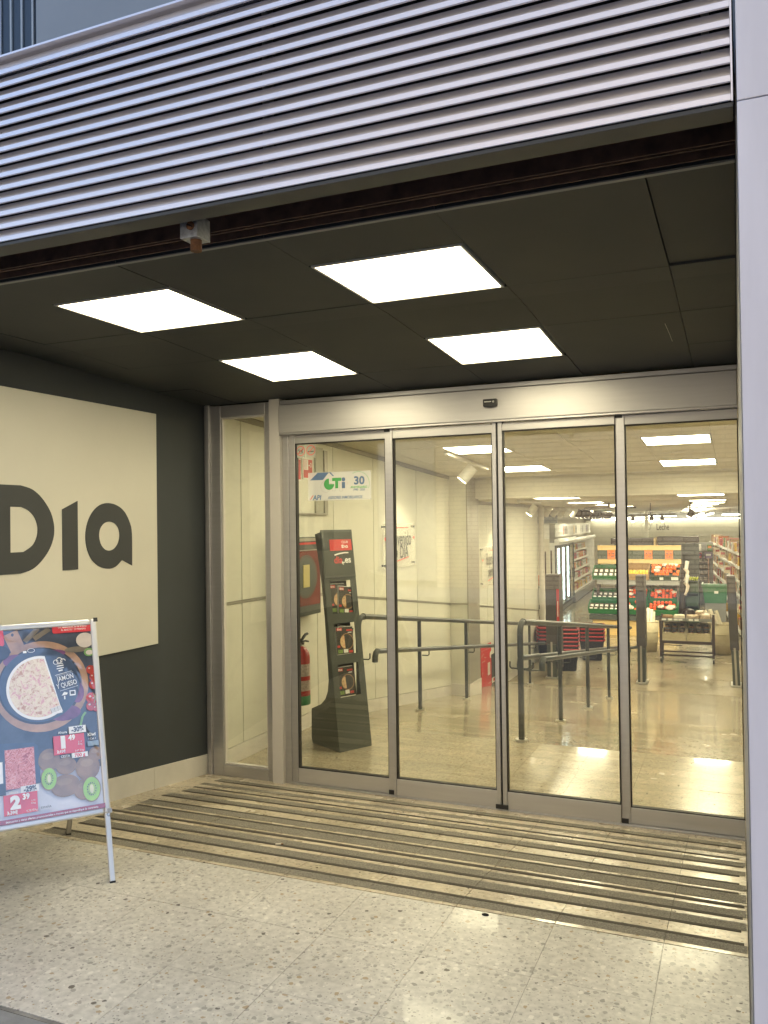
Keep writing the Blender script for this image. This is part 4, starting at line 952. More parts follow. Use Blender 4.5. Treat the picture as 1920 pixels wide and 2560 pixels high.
lk(t_, ramp(t_, w_.outputs[0], [(.30, (.36, .06, .07)), (.45, (.70, .22, .22)), (.52, (.80, .44, .42)), (.58, (.52, .10, .11)), (.72, (.74, .30, .29))]), p_.inputs['Base Color']); p_meat = glossy_coat(m)
mb = MB(); Z = [0.0]
def nz(): Z[0] += .00012; return Z[0]
R_ = lambda a0, a1, b0, b1, m: mb.rect(fb, a0, a1, b0, b1, nz(), m)
D_ = lambda a, b_, ra, rb, m, n=30, a0=0, a1=2*math.pi: mb.disc(fb, a, b_, ra, rb, nz(), m, n, a0, a1)
def Q_(pts, m): mb.quad([fb.p(a, b_, Z[0]) for a, b_ in pts], m)
R_(PA0, PA1, PB0, PB1, p_dark)
nz(); Q_([(PA0, PB0), (PA1, PB0), (PA1, .500), (-.10, .520), (-.30, .565), (PA0, .60)], p_table)
D_(-.60, .50, .18, .16, p_table)
# chopping board with handle, pan, pizza in its dark box
nz(); Q_([(-.405, 1.14), (-.345, 1.165), (-.318, 1.09), (-.33, 1.04), (-.37, 1.05)], p_wood)
D_(-.366, 1.142, .006, .008, p_dark, 10)
D_(-.252, .895, .205, .208, p_wood, 44); D_(-.257, .898, .180, .176, p_blk, 44)
for (a, b_, r1, r2, mm) in ((-.36, 1.02, .05, .03, p_plum), (-.16, .76, .07, .035, p_plum), (-.10, .85, .03, .05, p_plum), (-.19, 1.04, .05, .018, p_plum), (-.215, 1.03, .03, .01, p_tom)): D_(a, b_, r1, r2, mm, 18)
D_(-.258, .900, .172, .168, p_blue, 44)
nz(); Q_([(-.17, .764)] + [(-.262+.140*math.cos(R(a)), .888+.146*math.sin(R(a))) for a in range(78, 306, 6)] , p_wht)
nz(); Q_([(-.176, .780)] + [(-.262+.128*math.cos(R(a)), .888+.134*math.sin(R(a))) for a in range(79, 304, 6)], p_pizza)
nz(); Q_([(-.222, .787), (-.178, .798), (-.168, .770), (-.212, .758)], p_wht)
for k in range(9): mb.bar(fb, (-.216+.0048*k, .766+.0013*k), (-.220+.0048*k, .786+.0013*k), .0012+.0008*(k % 3 == 0), Z[0]+.0001, p_blk)
Z[0] += .0002
# chef's hat, rules and icons
for a, b_, r1 in ((-.186, .998, .012), (-.170, 1.005, .014), (-.154, 1.000, .012)): mb.ring(fb, a, b_, r1, r1, .003, nz(), p_wht, 16, R(10), R(200) if a > -.16 else R(350))
nz()
for q, w_2 in ((((-.186, .988), (-.155, .990)), .003), (((-.183, .978), (-.153, .981)), .005), (((-.184, .966), (-.152, .970)), .004), (((-.176, .956), (-.158, .959)), .006), (((-.193, .936), (-.119, .951)), .0022), (((-.190, .930), (-.112, .946)), .001), (((-.175, .862), (-.095, .879)), .0016)):
    mb.bar(fb, q[0], q[1], w_2, Z[0], p_wht)
R_(-.134, -.108, .836, .860, p_wht); R_(-.130, -.112, .842, .856, p_blk)
nz(); Q_([(-.170, .840), (-.158, .856), (-.142, .851), (-.146, .843)], p_wht); R_(-.160, -.154, .822, .838, p_wht)
R_(-.325, -.310, 1.052, 1.062, p_wht); mb.ring(fb, -.290, 1.062, .016, .010, .002, nz(), p_wht, 20)
# top: red date box, spoons, garlic, tomatoes, chilli
for q in ((-.315, 1.105, -.255, 1.165), (-.275, 1.115, -.205, 1.158)): mb.bar(fb, q[:2], q[2:], .022, nz(), p_olive)
D_(-.09, 1.05, .055, .014, p_olive, 16); D_(-.050, 1.092, .040, .036, p_gar, 22); D_(-.035, 1.032, .024, .020, p_teal, 14); D_(-.034, 1.031, .016, .012, p_gar, 12)
nz(); Q_([(-.193, 1.168), (-.193, 1.140), (-.187, 1.133), (PA1, 1.133), (PA1, 1.168)], p_red)
for a, b_, r1 in ((-.034, .948, .020), (-.024, .912, .018), (-.026, .876, .021), (-.040, .815, .024), (-.026, .806, .018), (-.044, .778, .022), (-.022, .764, .014)): D_(a, b_, r1, r1*1.05, p_tom, 18); D_(a-.006, b_+.007, r1*.25, r1*.2, p_gar, 8)
for q in ((-.030, .835, -.020, .80), (-.018, .83, -.030, .79)): mb.bar(fb, q[:2], q[2:], .003, nz(), p_teal)
for q in ((-.098, .690, -.085, .735), (-.085, .735, -.070, .752)): mb.bar(fb, q[:2], q[2:], .010, nz(), p_teal)
# pieces of the left half
nz(); Q_([(PA0, 1.168), (-.405, 1.168), (-.402, 1.10), (-.420, 1.072), (PA0, 1.06)], p_red)
D_(-.43, 1.06, .05, .035, p_blk, 18)
# meat tray, price tags
nz(); Q_([(-.445, .66), (-.30, .645), (-.283, .63), (-.278, .47), (-.445, .45)], p_blue)
R_(-.420, -.300, .460, .628, p_meat); R_(-.56, -.430, .49, .58, p_wht); R_(PA0, -.422, .44, .488, p_blk)
R_(-.362, -.288, .436, .466, p_wht); R_(-.432, -.296, .352, .438, p_red); R_(-.60, -.45, .35, .43, p_wht)
R_(-.290, -.240, .352, .376, p_table)
# kiwis
for a, b_, r1, r2 in ((-.240, .560, .046, .050), (-.040, .560, .030, .032), (-.170, .525, .044, .038), (-.078, .505, .052, .056), (-.178, .440, .062, .048), (-.095, .412, .050, .046)): D_(a, b_, r1, r2, p_kiwi, 26); D_(a-.004, b_+r2*.35, r1*.55, r2*.3, pm('poster kiwi highlight', (.33, .22, .12), .2, 18), 16)
for a, b_, r1, r2 in ((-.245, .480, .034, .050), (-.069, .408, .040, .056)):
    D_(a, b_, r1, r2, p_kiwi, 26); D_(a, b_, r1*.92, r2*.92, p_kgreen, 26); D_(a, b_, r1*.55, r2*.55, pm('poster kiwi pale', (.36, .55, .12), .15, 40), 20)
    for k in range(14): t2_ = 2*math.pi*k/14; D_(a+r1*.47*math.cos(t2_), b_+r2*.47*math.sin(t2_), .0022, .0035, p_blk, 6)
    D_(a, b_, r1*.22, r2*.36, p_kcore, 14)
R_(-.150, -.076, .662, .694, p_wht); R_(-.219, -.086, .576, .659, p_red); R_(-.145, -.075, .553, .575, p_wht); R_(-.073, -.024, .596, .618, pm('poster blue grey', (.25, .33, .42), .1))
nz(); Q_([(PA0, .338), (PA1, .338), (PA1, PB0), (PA0, PB0)], p_dred)
obj('poster_print', mb, None, ab)
zt = Z[0] + .0003
def PT(s, a, b_, size, m, sx=.95, bold=.02, rot=0, al='CENTER'): txt('lettering', s, fb, a, b_, size, m, ab, zt, sx, bold, al, rot=rot)
PT('JAMON', -.150, .919, .032, p_wht, .70, .006, .18); PT('Y QUESO', -.146, .888, .032, p_wht, .68, .006, .18)
PT('-30%', -.113, .678, .030, p_blue, .86, .045, .02); PT('Ahora', -.178, .672, .015, p_wht, 1, .02); PT('1', -.178, .626, .068, p_wht, 1.15, .075); PT('49', -.140, .644, .032, p_wht, .9, .045)
PT('2,15€', -.188, .589, .017, p_wht, .9, .03); PT('Kiwi', -.053, .647, .020, p_wht, 1, .03); PT('• Cat. I', -.052, .628, .012, p_wht, .95, .015); PT('CESTA', -.172, .566, .014, p_wht, .95, .015); PT('700 g', -.110, .563, .021, p_red, 1, .03)
PT('2,13', -.106, .622, .010, p_wht, 1, 0); PT('€/kg', -.106, .611, .010, p_wht, 1, 0); PT('2,07 €/kg', -.110, .584, .010, p_wht, 1, 0)
PT('-29%', -.325, .450, .030, p_blue, .86, .045, .02); PT('Ahora', -.392, .445, .015, p_wht, 1, .02); PT('2', -.386, .400, .070, p_wht, 1.05, .07); PT('39', -.343, .420, .032, p_wht, .9, .045)
PT('3,39€', -.400, .362, .020, p_wht, .9, .03); PT('4,78', -.315, .400, .010, p_wht, 1, 0); PT('€/kg', -.315, .389, .010, p_wht, 1, 0); PT('4,78 €/kg', -.322, .360, .012, p_wht, 1, .005); PT('ESPAÑA', -.264, .363, .012, p_blue, 1, .01)
PT('DEL MIÉRCOLES 26 DE ENERO', -.104, 1.158, .0105, p_wht, .92, .012); PT('AL MARTES 1 DE FEBRERO', -.100, 1.145, .0105, p_wht, .92, .012)
PT('descuento y otras ofertas promocionales a menos que se especifique lo contrario.', -.045, .327, .0125, p_wht, .92, .006, 0, 'RIGHT')
mbs = MB().bar(fb, (-.206, .589), (-.170, .591), .0016, zt+.0003).bar(fb, (-.422, .361), (-.378, .363), .0016, zt+.0003)
obj('strike_line', mbs, p_wht, ab)

# ------------------------------------------------------------------ down in the shop
FZ = -1.065
m_gate = mat('brown grey gate plastic', (.065, .057, .05), .45, 0, .06, 4)
m_slit = mat('pale gate edge', (.36, .33, .27), .4)
def gate(label, x0, x1, y, lean, red=False):
    t = thing('security_gate', ((x0+x1)/2, y, FZ), label, 'security gate', 'anti theft gates at the end of the ramp')
    k = lambda z: lean*(z-FZ)
    def slab(a0, a1, z0, z1, d, m, nm, b=.004):
        obj(nm, MB().hexa([Vector(p) for p in ((a0+k(z0), y, z0), (a1+k(z0), y, z0), (a1+k(z0), y+d, z0), (a0+k(z0), y+d, z0), (a0+k(z1), y, z1), (a1+k(z1), y, z1), (a1+k(z1), y+d, z1), (a0+k(z1), y+d, z1))]), m, t, b)
    slab(x0, x1, -.49, .68, .32, m_gate, 'upper_case', .012)
    slab(x0+.012, x1-.012, FZ+.03, -.491, .28, m_stand, 'lower_case')
    slab((x0+x1)/2-.016, (x0+x1)/2+.016, FZ+.03, -.45, -.006, m_slit, 'pale_edge', 0)
    slab(x0-.02, x1+.02, FZ+.001, FZ+.029, .34, m_steel, 'base_plate')
    if red:
        slab(x1+.001, x1+.048, -.9, .682, .30, m_gate, 'side_case', 0); slab(x1+.003, x1+.048, -.15, .44, -.004, m_redflat, 'red_panel', 0)
        slab(x1+.020, x1+.030, -.02, .24, -.007, m_white, 'print', 0)
gate('middle security gate in front of the orange crates', -1.54, -1.405, 14.0, 0)
gate('security gate with a red side panel near the basket stacks', -3.005, -2.822, 14.0, 0, True)
gate('slightly leaning security gate next to the lilac column', -.125, .005, 14.2, -.034)

m_crate = mat('green plastic crate', (.010, .125, .032), .38, 0, .12, 10); m_dcrate = mat('dark green crate', (.006, .032, .010), .4, 0, .12, 10)
m_cardb = mat('cardboard', (.34, .21, .09), .7, 0, .1, 10)
m_orange = mat('orange skin', (.74, .13, .006), .42, 0, .12, 20, bump=.1, bs=250); m_lemon = mat('lemon skin', (.72, .52, .06), .42, 0, .1, 20); m_peach = mat('clementine skin', (.70, .085, .008), .42, 0, .15, 20)
m_paper = mat('white net wrap', (.72, .62, .52), .6, 0, .2, 40); m_mush = mat('brown mushroom', (.07, .05, .028), .5, 0, .4, 40); m_tomr = mat('tomato', (.55, .05, .02), .3)
def crate(name, label, x0, x1, y, z, D, h, tilt, m, group, hback=None):
    t = thing(name, ((x0+x1)/2, y, z), label, 'crate', group)
    f = Fr((x0, y, z), (1, 0, 0), (0, math.cos(tilt), math.sin(tilt)), (0, -math.sin(tilt), math.cos(tilt))); w = x1-x0; hb = hback or h
    obj('base', MB().box(.001, w-.001, 0, D, 0, .012, fr=f), m, t)
    obj('front', MB().box(0, w, 0, .014, .0125, h*.75, fr=f).box(-.004, w+.004, -.006, .016, h*.75, h*.75+.014, fr=f), m, t)
    obj('back', MB().box(0, w, D-.014, D, .0125, hb, fr=f), m, t)
    obj('side', MB().box(0, .014, .0145, D-.0145, .0125, h, fr=f).box(-.004, .016, .0165, D-.0145, h, h+.012, fr=f), m, t)
    obj('side', MB().box(w-.014, w, .0145, D-.0145, .0125, h, fr=f).box(w-.016, w+.004, .0165, D-.0145, h, h+.012, fr=f), m, t)
    return f, w
FR = {}
def fruit(kind, f, a, b_, c, r, m, label, group, sc=(1, 1, 1)):
    p = f.p(a, b_, c)
    if kind not in FR:
        o = obj(kind, MB().ball(p, r, 10, 6, m, sc), m, None, loc=p); tag(o, label, 'fruit', group); FR[kind] = o
    else:
        o = FR[kind].copy(); COL.objects.link(o); o.location = p; o['label'] = label; o['group'] = group
    o.rotation_euler = (random.random()*3, random.random()*3, random.random()*3); s_ = random.uniform(.92, 1.08); o.scale = (s_, s_, s_)
PK = {}
def mushroom_pack(f, a, b_, c, label, group):
    p = f.p(a, b_, c)
    if 'p' not in PK:
        t = thing('mushroom_pack', p, label, 'food pack', group); g = Fr(p, f.x, f.y, f.z)
        obj('tray', MB().box(-.048, .048, -.055, .055, 0, .04, fr=g), m_mush, t, .01)
        mm = MB()
        for k in range(5): mm.ball(g.p(-.03+.03*(k % 3), -.025+.045*(k//3), .045), .022, 8, 4)
        obj('mushrooms', mm, m_mush, t)
        obj('label', MB().box(-.034, .034, -.055, .006, .070, .073, fr=Fr(g.p(0, 0, 0), g.x, g.y*.85+g.z*.5)), m_white, t); PK['p'] = t
    else: dup(PK['p'], p, random.uniform(-.12, .12), label)['group'] = group
sd_ = thing('produce_stand', (-2.2, 20.2, FZ), 'large fruit and vegetable stand with wood and green header boards', 'produce stand')
m_lwood = mat('light wood board', (.62, .43, .17), .5, 0, .12, 3, grain=(1, 6, 12)); m_olive = mat('olive green board', (.040, .052, .026), .5); m_brown = mat('dark brown steel', (.045, .028, .018), .5)
for x0, x1 in ((-3.12, -2.186), (-2.18, -1.225)):
    obj('header_board', MB().box(x0, x1, 20.50, 20.53, .87, .985), m_lwood, sd_); obj('header_board', MB().box(x0, x1, 20.505, 20.525, .66, .8695), m_olive, sd_); obj('header_board', MB().box(x0, x1, 20.50, 20.53, .545, .6595), m_lwood, sd_)
for x in (-3.10, -2.2, -1.24): obj('post', MB().box(x-.03, x+.03, 20.54, 20.60, FZ+.002, 1.0), m_brown, sd_)
obj('shelf', MB().box(-3.05, -1.235, 19.9, 20.53, .10, .19), m_grey, sd_); obj('shelf', MB().box(-3.22, -1.24, 19.75, 20.53, -.71, -.60), m_stand, sd_)
obj('plinth', MB().box(-3.15, -1.30, 19.82, 20.5, FZ+.001, -.711), m_lwood, sd_)
obj('brace', MB().box(-3.08, -3.02, 20.0, 20.06, -.15, .099).box(-1.30, -1.25, 20.0, 20.06, -.58, .099), m_brown, sd_)
CG = 'crates on the produce stand'; TT = R(30)
rowsC = []
f, w = crate('crate', 'green crate of mushroom packs on the upper shelf of the produce stand', -3.16, -2.44, 19.95, .20, .44, .13, TT, m_crate, CG)
for r in range(2):
    for k in range(6): mushroom_pack(f, .07+.116*k, .11+.15*r, .07, 'small pack of mushrooms with a white label in the upper shelf crate', 'mushroom packs on the upper shelf')
f, w = crate('cardboard_box', 'cardboard box of lemons on the upper shelf of the produce stand', -2.41, -1.89, 19.95, .20, .42, .20, TT, m_cardb, CG)
for r in range(3):
    for k in range(7): fruit('lemon', f, .04+.072*k, .06+.07*r, .11 if r else .085, .038, m_lemon, 'yellow lemon in the cardboard box on the produce stand', 'lemons in the cardboard box', (1.2, 1, 1))
f, w = crate('crate', 'dark green crate of oranges in white nets on the upper shelf', -1.86, -1.225, 19.95, .20, .44, .16, TT, m_dcrate, CG)
for r in range(4):
    for k in range(8): fruit('orange', f, .05+.078*k, .06+.085*r, .13+.02*r, .043, m_orange, 'orange in the dark green crate on the upper shelf', 'oranges on the upper shelf') if (k*7+r*3) % 5 else None
def net(f, a, b_, c, r, label):
    p = f.p(a, b_, c); mb = MB().ball(p, r, 10, 6, None, (1.25, 1, .7))
    for v in range(len(mb.v)): mb.v[v] += Vector((random.uniform(-1, 1), random.uniform(-1, 1), random.uniform(-1, 1)))*r*.16
    tag(obj('fruit_wrap', mb, m_paper, None, loc=p), label, 'wrapping', 'white paper wraps among the fruit')
for a, b_ in ((.14, .12), (.16, .24), (.30, .36), (.45, .36), (.55, .34)): net(f, a, b_, .19, .06, 'white net bag lying on the oranges of the upper shelf')
obj('price_label', MB().box(.20, .28, -.012, -.0075, .02, .09, fr=f).box(.45, .60, -.012, -.0075, .02, .10, fr=f), m_white, None)['kind'] = 'thing'
bpy.data.objects['price_label']['label'] = 'two small white price labels on the front of the dark green crate'; bpy.data.objects['price_label']['category'] = 'price label'
for (x0, x1, y, z, m, lab, kind) in ((-3.20, -2.50, 20.10, -.33, m_crate, 'green crate of mushroom packs on the back row of the low shelf', 'm'), (-3.23, -2.52, 19.72, -.57, m_crate, 'green crate of mushroom packs on the front row of the low shelf', 'm'),
                              (-2.47, -1.93, 20.10, -.33, m_crate, 'green crate of clementines in the middle of the back row', 'o'), (-2.47, -1.93, 19.72, -.57, m_crate, 'green crate of wrapped fruit in the middle of the front row', 'n'),
                              (-1.90, -1.26, 20.10, -.33, m_crate, 'green crate of clementines at the aisle end of the back row', 'o'), (-1.90, -1.26, 19.72, -.57, m_crate, 'green crate of clementines and paper at the aisle end of the front row', 'on')):
    f, w = crate('crate', lab, x0, x1, y, z, .40, .15, R(26), m, CG)
    if kind == 'm':
        for r in range(2):
            for k in range(6): mushroom_pack(f, .06+.115*k, .09+.14*r, .07, 'small pack of mushrooms with a white label on the low shelf', 'mushroom packs on the low shelf')
    else:
        n = int(w/.082)
        for r in range(4):
            for k in range(n):
                if kind == 'n' and (k+r) % 3: continue
                if kind == 'on' and r in (0,) and k > 1: continue
                fruit('clementine', f, .05+.082*k, .06+.08*r, .10+.018*r, .042, m_peach, 'clementine in the %s' % lab.split(' of ')[1].replace('clementines and paper', 'paper lined crate').replace('clementines', 'crate').replace('wrapped fruit', 'crate of wraps'), 'clementines on the low shelf') if (k*5+r*2) % 6 else None
        if 'n' in kind or kind == 'o':
            for k in range(5 if 'n' in kind else 2): net(f, random.uniform(.1, w-.08), random.uniform(.05, .16) if 'n' in kind else random.uniform(.1, .3), .15, .06, 'crumpled white fruit wrap in a low shelf crate')
mb = MB()
for k in range(14): mb.ball((-2.62+.045*k, 20.43-.002*k, -.10+.012*k+random.uniform(-.01, .01)), .034, 8, 5)
tag(obj('tomatoes', mb, m_tomr), 'strip of red vine tomatoes behind the low shelf mushroom crates', 'vegetables')
for k, lab in enumerate(('leek', 'second leek', 'third leek')):
    mb = MB().tube([(-1.95+.06*k, 20.44, -.02+.03*k), (-1.55+.06*k, 20.42, -.14+.02*k)], .022, 8)
    tag(obj('leek', mb, mat('leek', (.20, .24, .08), .5) if k == 0 else bpy.data.materials['leek']), 'long green and white leek behind the low shelf clementines', 'vegetable', 'leeks on the produce stand')
for k, x in enumerate((-2.33, -2.08)):
    tag(obj('cabbage', MB().ball((x, 20.40, .50), .11, 12, 7, None, (1.2, .8, .75)), mat('cabbage leaf', (.02, .12, .03), .4, 0, .4, 30) if k == 0 else bpy.data.materials['cabbage leaf']), 'dark green leafy vegetable above the lemon box', 'vegetable', 'leafy vegetables above the lemons')
m_ocard = mat('orange price card', (.90, .17, .006), .5)
for x0, pr, lab in ((-2.885, '1,49', 'orange price card above the mushroom crates'), (-2.035, '1,49', 'orange price card above the lemons'), (-1.575, '2,49', 'orange price card marked 2,49 above the oranges')):
    t = thing('price_card', (x0+.085, 20.49, .65), lab, 'price card', 'orange price cards on the header boards'); f = Fr((x0, 20.492, .655), (1, 0, 0), (0, 0, 1), (0, -1, 0))
    obj('card', MB().box(0, .172, 0, .222, 0, .004, fr=f), m_ocard, t)
    obj('print', MB().rect(f, .02, .065, .115, .145, .0046).rect(f, .108, .155, .115, .145, .0046).rect(f, .03, .14, .18, .187, .0046).rect(f, .03, .14, .158, .165, .0046).rect(f, .08, .094, .118, .150, .0046), m_ink, t)
    txt('lettering', pr, f, .086, .06, .085, m_ink, t, .0047, .85, .02)
hs = thing('back_shelving', (-1.6, 23, FZ), 'dark brown topped shelving standing behind the produce stand', 'shelving')
obj('top_board', MB().box(-3.15, -2.02, 23.0, 23.6, .95, 1.10).box(-1.96, -.95, 23.0, 23.6, .98, 1.14), m_brown, hs); obj('end_board', MB().box(-2.01, -1.97, 22.6, 23.6, FZ+.01, 1.12), m_lwood, hs); obj('back', MB().box(-3.1, -.95, 23.3, 23.4, FZ+.01, .949), m_stand, hs)

# bread trolley, its trays, bags and the wicker baskets
tr = thing('bread_trolley', (-.9, 16.5, FZ), 'dark metal bread trolley on castors in the middle of the shop floor', 'trolley')
for x in (-1.378, -.468):
    for y in (16.3, 16.68):
        obj('post', MB().box(x, x+.040, y, y+.035, FZ+.10, -.205), m_brown, tr)
        w_ = obj('castor', MB().cyl((x+.008, y+.02, FZ+.042), (x+.034, y+.02, FZ+.042), .040, 12), m_black, tr); obj('fork', MB().box(x+.004, x+.038, y+.008, y+.032, FZ+.045, FZ+.099), m_steel, w_)
obj('top_tray', MB().box(-1.337, -.469, 16.3, 16.7, -.290, -.270), m_brown, tr); obj('tag_rail', MB().box(-1.337, -.469, 16.292, 16.299, -.292, -.240), m_grey, tr)
for x0 in (-1.33, -1.22, -1.12, -1.04, -.86, -.76): obj('price_tag', MB().box(x0, x0+.07, 16.288, 16.2915, -.283, -.250), m_white, tr)
obj('shelf', MB().box(-1.337, -.469, 16.302, 16.70, -.715, -.660), m_brown, tr)
for z in (-.86, -.93): obj('cross_bar', MB().box(-1.337, -.469, 16.31, 16.335, z-.014, z+.014), m_brown, tr)
obj('cross_bar', MB().box(-1.337, -1.0, 16.66, 16.68, -.80, -.785), m_brown, tr)
def wicker_mat():
    m, t, p = nodes('cream wicker'); g = N(t, 'ShaderNodeNewGeometry'); w = N(t, 'ShaderNodeTexBrick', Scale=26.0); mp = N(t, 'ShaderNodeMapping'); mp.inputs['Rotation'].default_value = (R(90), 0, 0)
    lk(t, g.outputs['Position'], mp.inputs[0]); lk(t, mp.outputs[0], w.inputs[0]); w.inputs['Color1'].default_value = (.62, .54, .36, 1); w.inputs['Color2'].default_value = (.52, .45, .29, 1); w.inputs['Mortar'].default_value = (.30, .25, .15, 1); w.inputs['Mortar Size'].default_value = .03
    lk(t, w.outputs[0], p.inputs['Base Color']); p.inputs['Roughness'].default_value = .7; b = N(t, 'ShaderNodeBump', Strength=.6, Distance=.01); lk(t, w.outputs['Fac'], b.inputs['Height']); b.invert = True; lk(t, b.outputs[0], p.inputs['Normal']); return m
m_wick = wicker_mat(); m_bread = mat('bread', (.30, .17, .07), .6, 0, .3, 25); m_choc = mat('dark cake', (.03, .02, .02), .4); m_bag = mat('paper bag', (.66, .60, .48), .6, 0, .12, 12); m_wrap = mat('shiny wrap', (.45, .36, .26), .2, 0, .4, 18)
for k, (x0, x1) in enumerate(((-1.328, -.915), (-.905, -.490))):
    t = thing('wicker_tray', ((x0+x1)/2, 16.5, -.66), ('cream wicker tray of wrapped cakes on the trolley, on the produce stand side', 'cream wicker tray of wrapped cakes on the trolley, nearest the lilac column')[k], 'tray', 'wicker trays on the trolley')
    obj('front', MB().box(x0, x1, 16.305, 16.320, -.659, -.525), m_wick, t); obj('back', MB().box(x0, x1, 16.66, 16.675, -.659, -.36), m_wick, t); obj('base', MB().box(x0, x1, 16.321, 16.659, -.659, -.645), m_wick, t)
    obj('side', MB().box(x0, x0+.015, 16.321, 16.659, -.644, -.45), m_wick, t); obj('side', MB().box(x1-.015, x1, 16.321, 16.659, -.644, -.45), m_wick, t); obj('rim', MB().tube([(x0, 16.31, -.522), (x1, 16.31, -.522)], .012, 8), m_wick, t)
    for r in range(2):
        for j in range(3):
            cx_, cz_ = x0+.075+.13*j, -.55+.10*r
            c = thing('wrapped_cake', (cx_, 16.42+.12*r, cz_-.05), 'wrapped cake with a dark top in a wicker tray on the trolley', 'cake', 'wrapped cakes on the bread trolley')
            obj('cake', MB().lathe([(0, -.05), (.05, -.05), (.052, .03), (.03, .045), (0, .045)], (cx_, 16.42+.12*r, cz_), 12), m_bread if (j+r+k) % 3 else m_wrap, c)
            obj('topping', MB().ball((cx_, 16.42+.12*r, cz_+.05), .034, 9, 5, None, (1.1, 1, .8)), m_choc, c); obj('band', MB().lathe([(.0525, -.02), (.0535, .012)], (cx_, 16.42+.12*r, cz_), 12), m_grey, c)
for k, (x0, x1, y, zh, m, lab) in enumerate(((-1.33, -1.14, 16.34, .075, m_bread, 'flat tan loaf pack at the outer end of the trolley top'), (-1.13, -.93, 16.35, .085, m_bag, 'pale wrapped loaf beside the tan loaf on the trolley top'), (-.91, -.69, 16.34, .09, m_wrap, 'shiny wrapped loaf in the middle of the trolley top'), (-.68, -.48, 16.34, .11, m_wrap, 'shiny wrapped loaf nearest the lilac column on the trolley top'),
                                             (-.90, -.78, 16.52, .17, m_choc, 'dark tied pack standing at the back of the trolley top'), (-.76, -.60, 16.52, .15, m_wrap, 'pale pack lying at the back of the trolley top'))):
    mb = MB().box(x0, x1, y, y+.16, -.2695, -.27+zh)
    for q in range(4, 8): pass
    o = obj('bread_pack', mb, m, None, .03, seg=3); tag(o, lab, 'bread', 'packs on top of the trolley')
for (cx_, lab, tilt) in ((-1.70, 'tall cream wicker basket of upright paper bags beside the trolley', 0), (-.33, 'tall cream wicker basket of leaning paper bags beside the column side of the trolley', -.25)):
    t = thing('wicker_basket', (cx_, 17.6, FZ), lab, 'basket', 'tall wicker baskets')
    obj('body', MB().lathe([(0, .012), (.165, .012), (.205, .60), (.19, .60), (.155, .03)], (cx_, 17.6, FZ), 20), m_wick, t)
    hoop = MB()
    for z_, r_2 in ((.20, .180), (.40, .193), (.60, .203)): hoop.tube([(cx_+r_2*math.cos(2*math.pi*j/20), 17.6+r_2*math.sin(2*math.pi*j/20), FZ+z_) for j in range(21)], .009, 6, None, False)
    obj('hoop', hoop, m_wick, t)
    for k in range(5):
        a = 2*math.pi*k/5+.4; p0 = Vector((cx_+.07*math.cos(a), 17.6+.07*math.sin(a), FZ+.25)); p1 = p0 + Vector((.04*math.cos(a)+tilt*.8, .02, .52+random.uniform(0, .10)))
        tag(obj('baguette_bag', MB().tube([p0, p0.lerp(p1, .6), p1], .048, 8, None, True, .036), m_bag), 'pale paper bag standing in the wicker basket by the %s' % ('outer side of the trolley' if tilt == 0 else 'column side of the trolley'), 'paper bag', 'paper bags in wicker baskets')

# stacked shopping baskets
m_bk = mat('dark basket plastic', (.022, .022, .026), .4); m_rb = mat('red basket rim', (.38, .025, .025), .38)
def basket_proto(c, label):
    t = thing('shopping_basket', c, label, 'shopping basket', 'stacked shopping baskets'); c = Vector(c)
    lo, hi, H_ = (.17, .12), (.225, .16), .38
    P = [c+Vector((sx*lo[0], sy*lo[1], 0)) for sx, sy in ((-1, -1), (1, -1), (1, 1), (-1, 1))]; Q = [c+Vector((sx*hi[0], sy*hi[1], H_)) for sx, sy in ((-1, -1), (1, -1), (1, 1), (-1, 1))]
    b = MB().add(P+Q, [(3, 2, 1, 0), (0, 1, 5, 4), (1, 2, 6, 5), (2, 3, 7, 6), (3, 0, 4, 7)])
    obj('body', b, m_bk, t)
    rb = MB()
    for k in range(9):
        for s_ in (-1, 1):
            x = -.20+.05*k; rb.box(c.x+x*.9-.004, c.x+x*.9+.004, c.y+s_*.148-.004, c.y+s_*.148+.004, c.z+.02, c.z+H_*.9)
    obj('rib', rb, m_bk, t)
    pr = [c+Vector((.235*math.cos(a)*(1 if abs(math.cos(a)) > .3 else 1), .172*math.sin(a), H_)) for a in [2*math.pi*j/20 for j in range(21)]]
    pr = [Vector((c.x+max(-.232, min(.232, (p.x-c.x)*1.25)), c.y+max(-.166, min(.166, (p.y-c.y)*1.25)), p.z)) for p in pr]
    obj('rim', MB().tube(pr, .017, 6, None, False), m_rb, t)
    obj('handle', MB().tube([c+Vector((-.20, .05, H_+.01)), c+Vector((-.19, .02, H_+.02)), c+Vector((0, .0, H_+.022)), c+Vector((.19, .02, H_+.02)), c+Vector((.20, .05, H_+.01))], .010, 6), m_bk, t)
    return t
proto = None
for (x, y, rz, n, nm) in ((-2.86, 14.9, .25, 6, 'near stack by the red gate'), (-2.60, 16.2, .15, 5, 'farther stack by the handrail end'), (-3.28, 15.6, .3, 5, 'stack half hidden behind the red gate')):
    for k in range(n):
        lab = 'red rimmed basket, number %s up in the %s' % (('one', 'two', 'three', 'four', 'five', 'six')[k], nm)
        pos = (x, y, FZ+.002+.070*k)
        if proto is None: proto = basket_proto(pos, lab); proto.rotation_euler.z = rz
        else: dup(proto, pos, rz, lab)

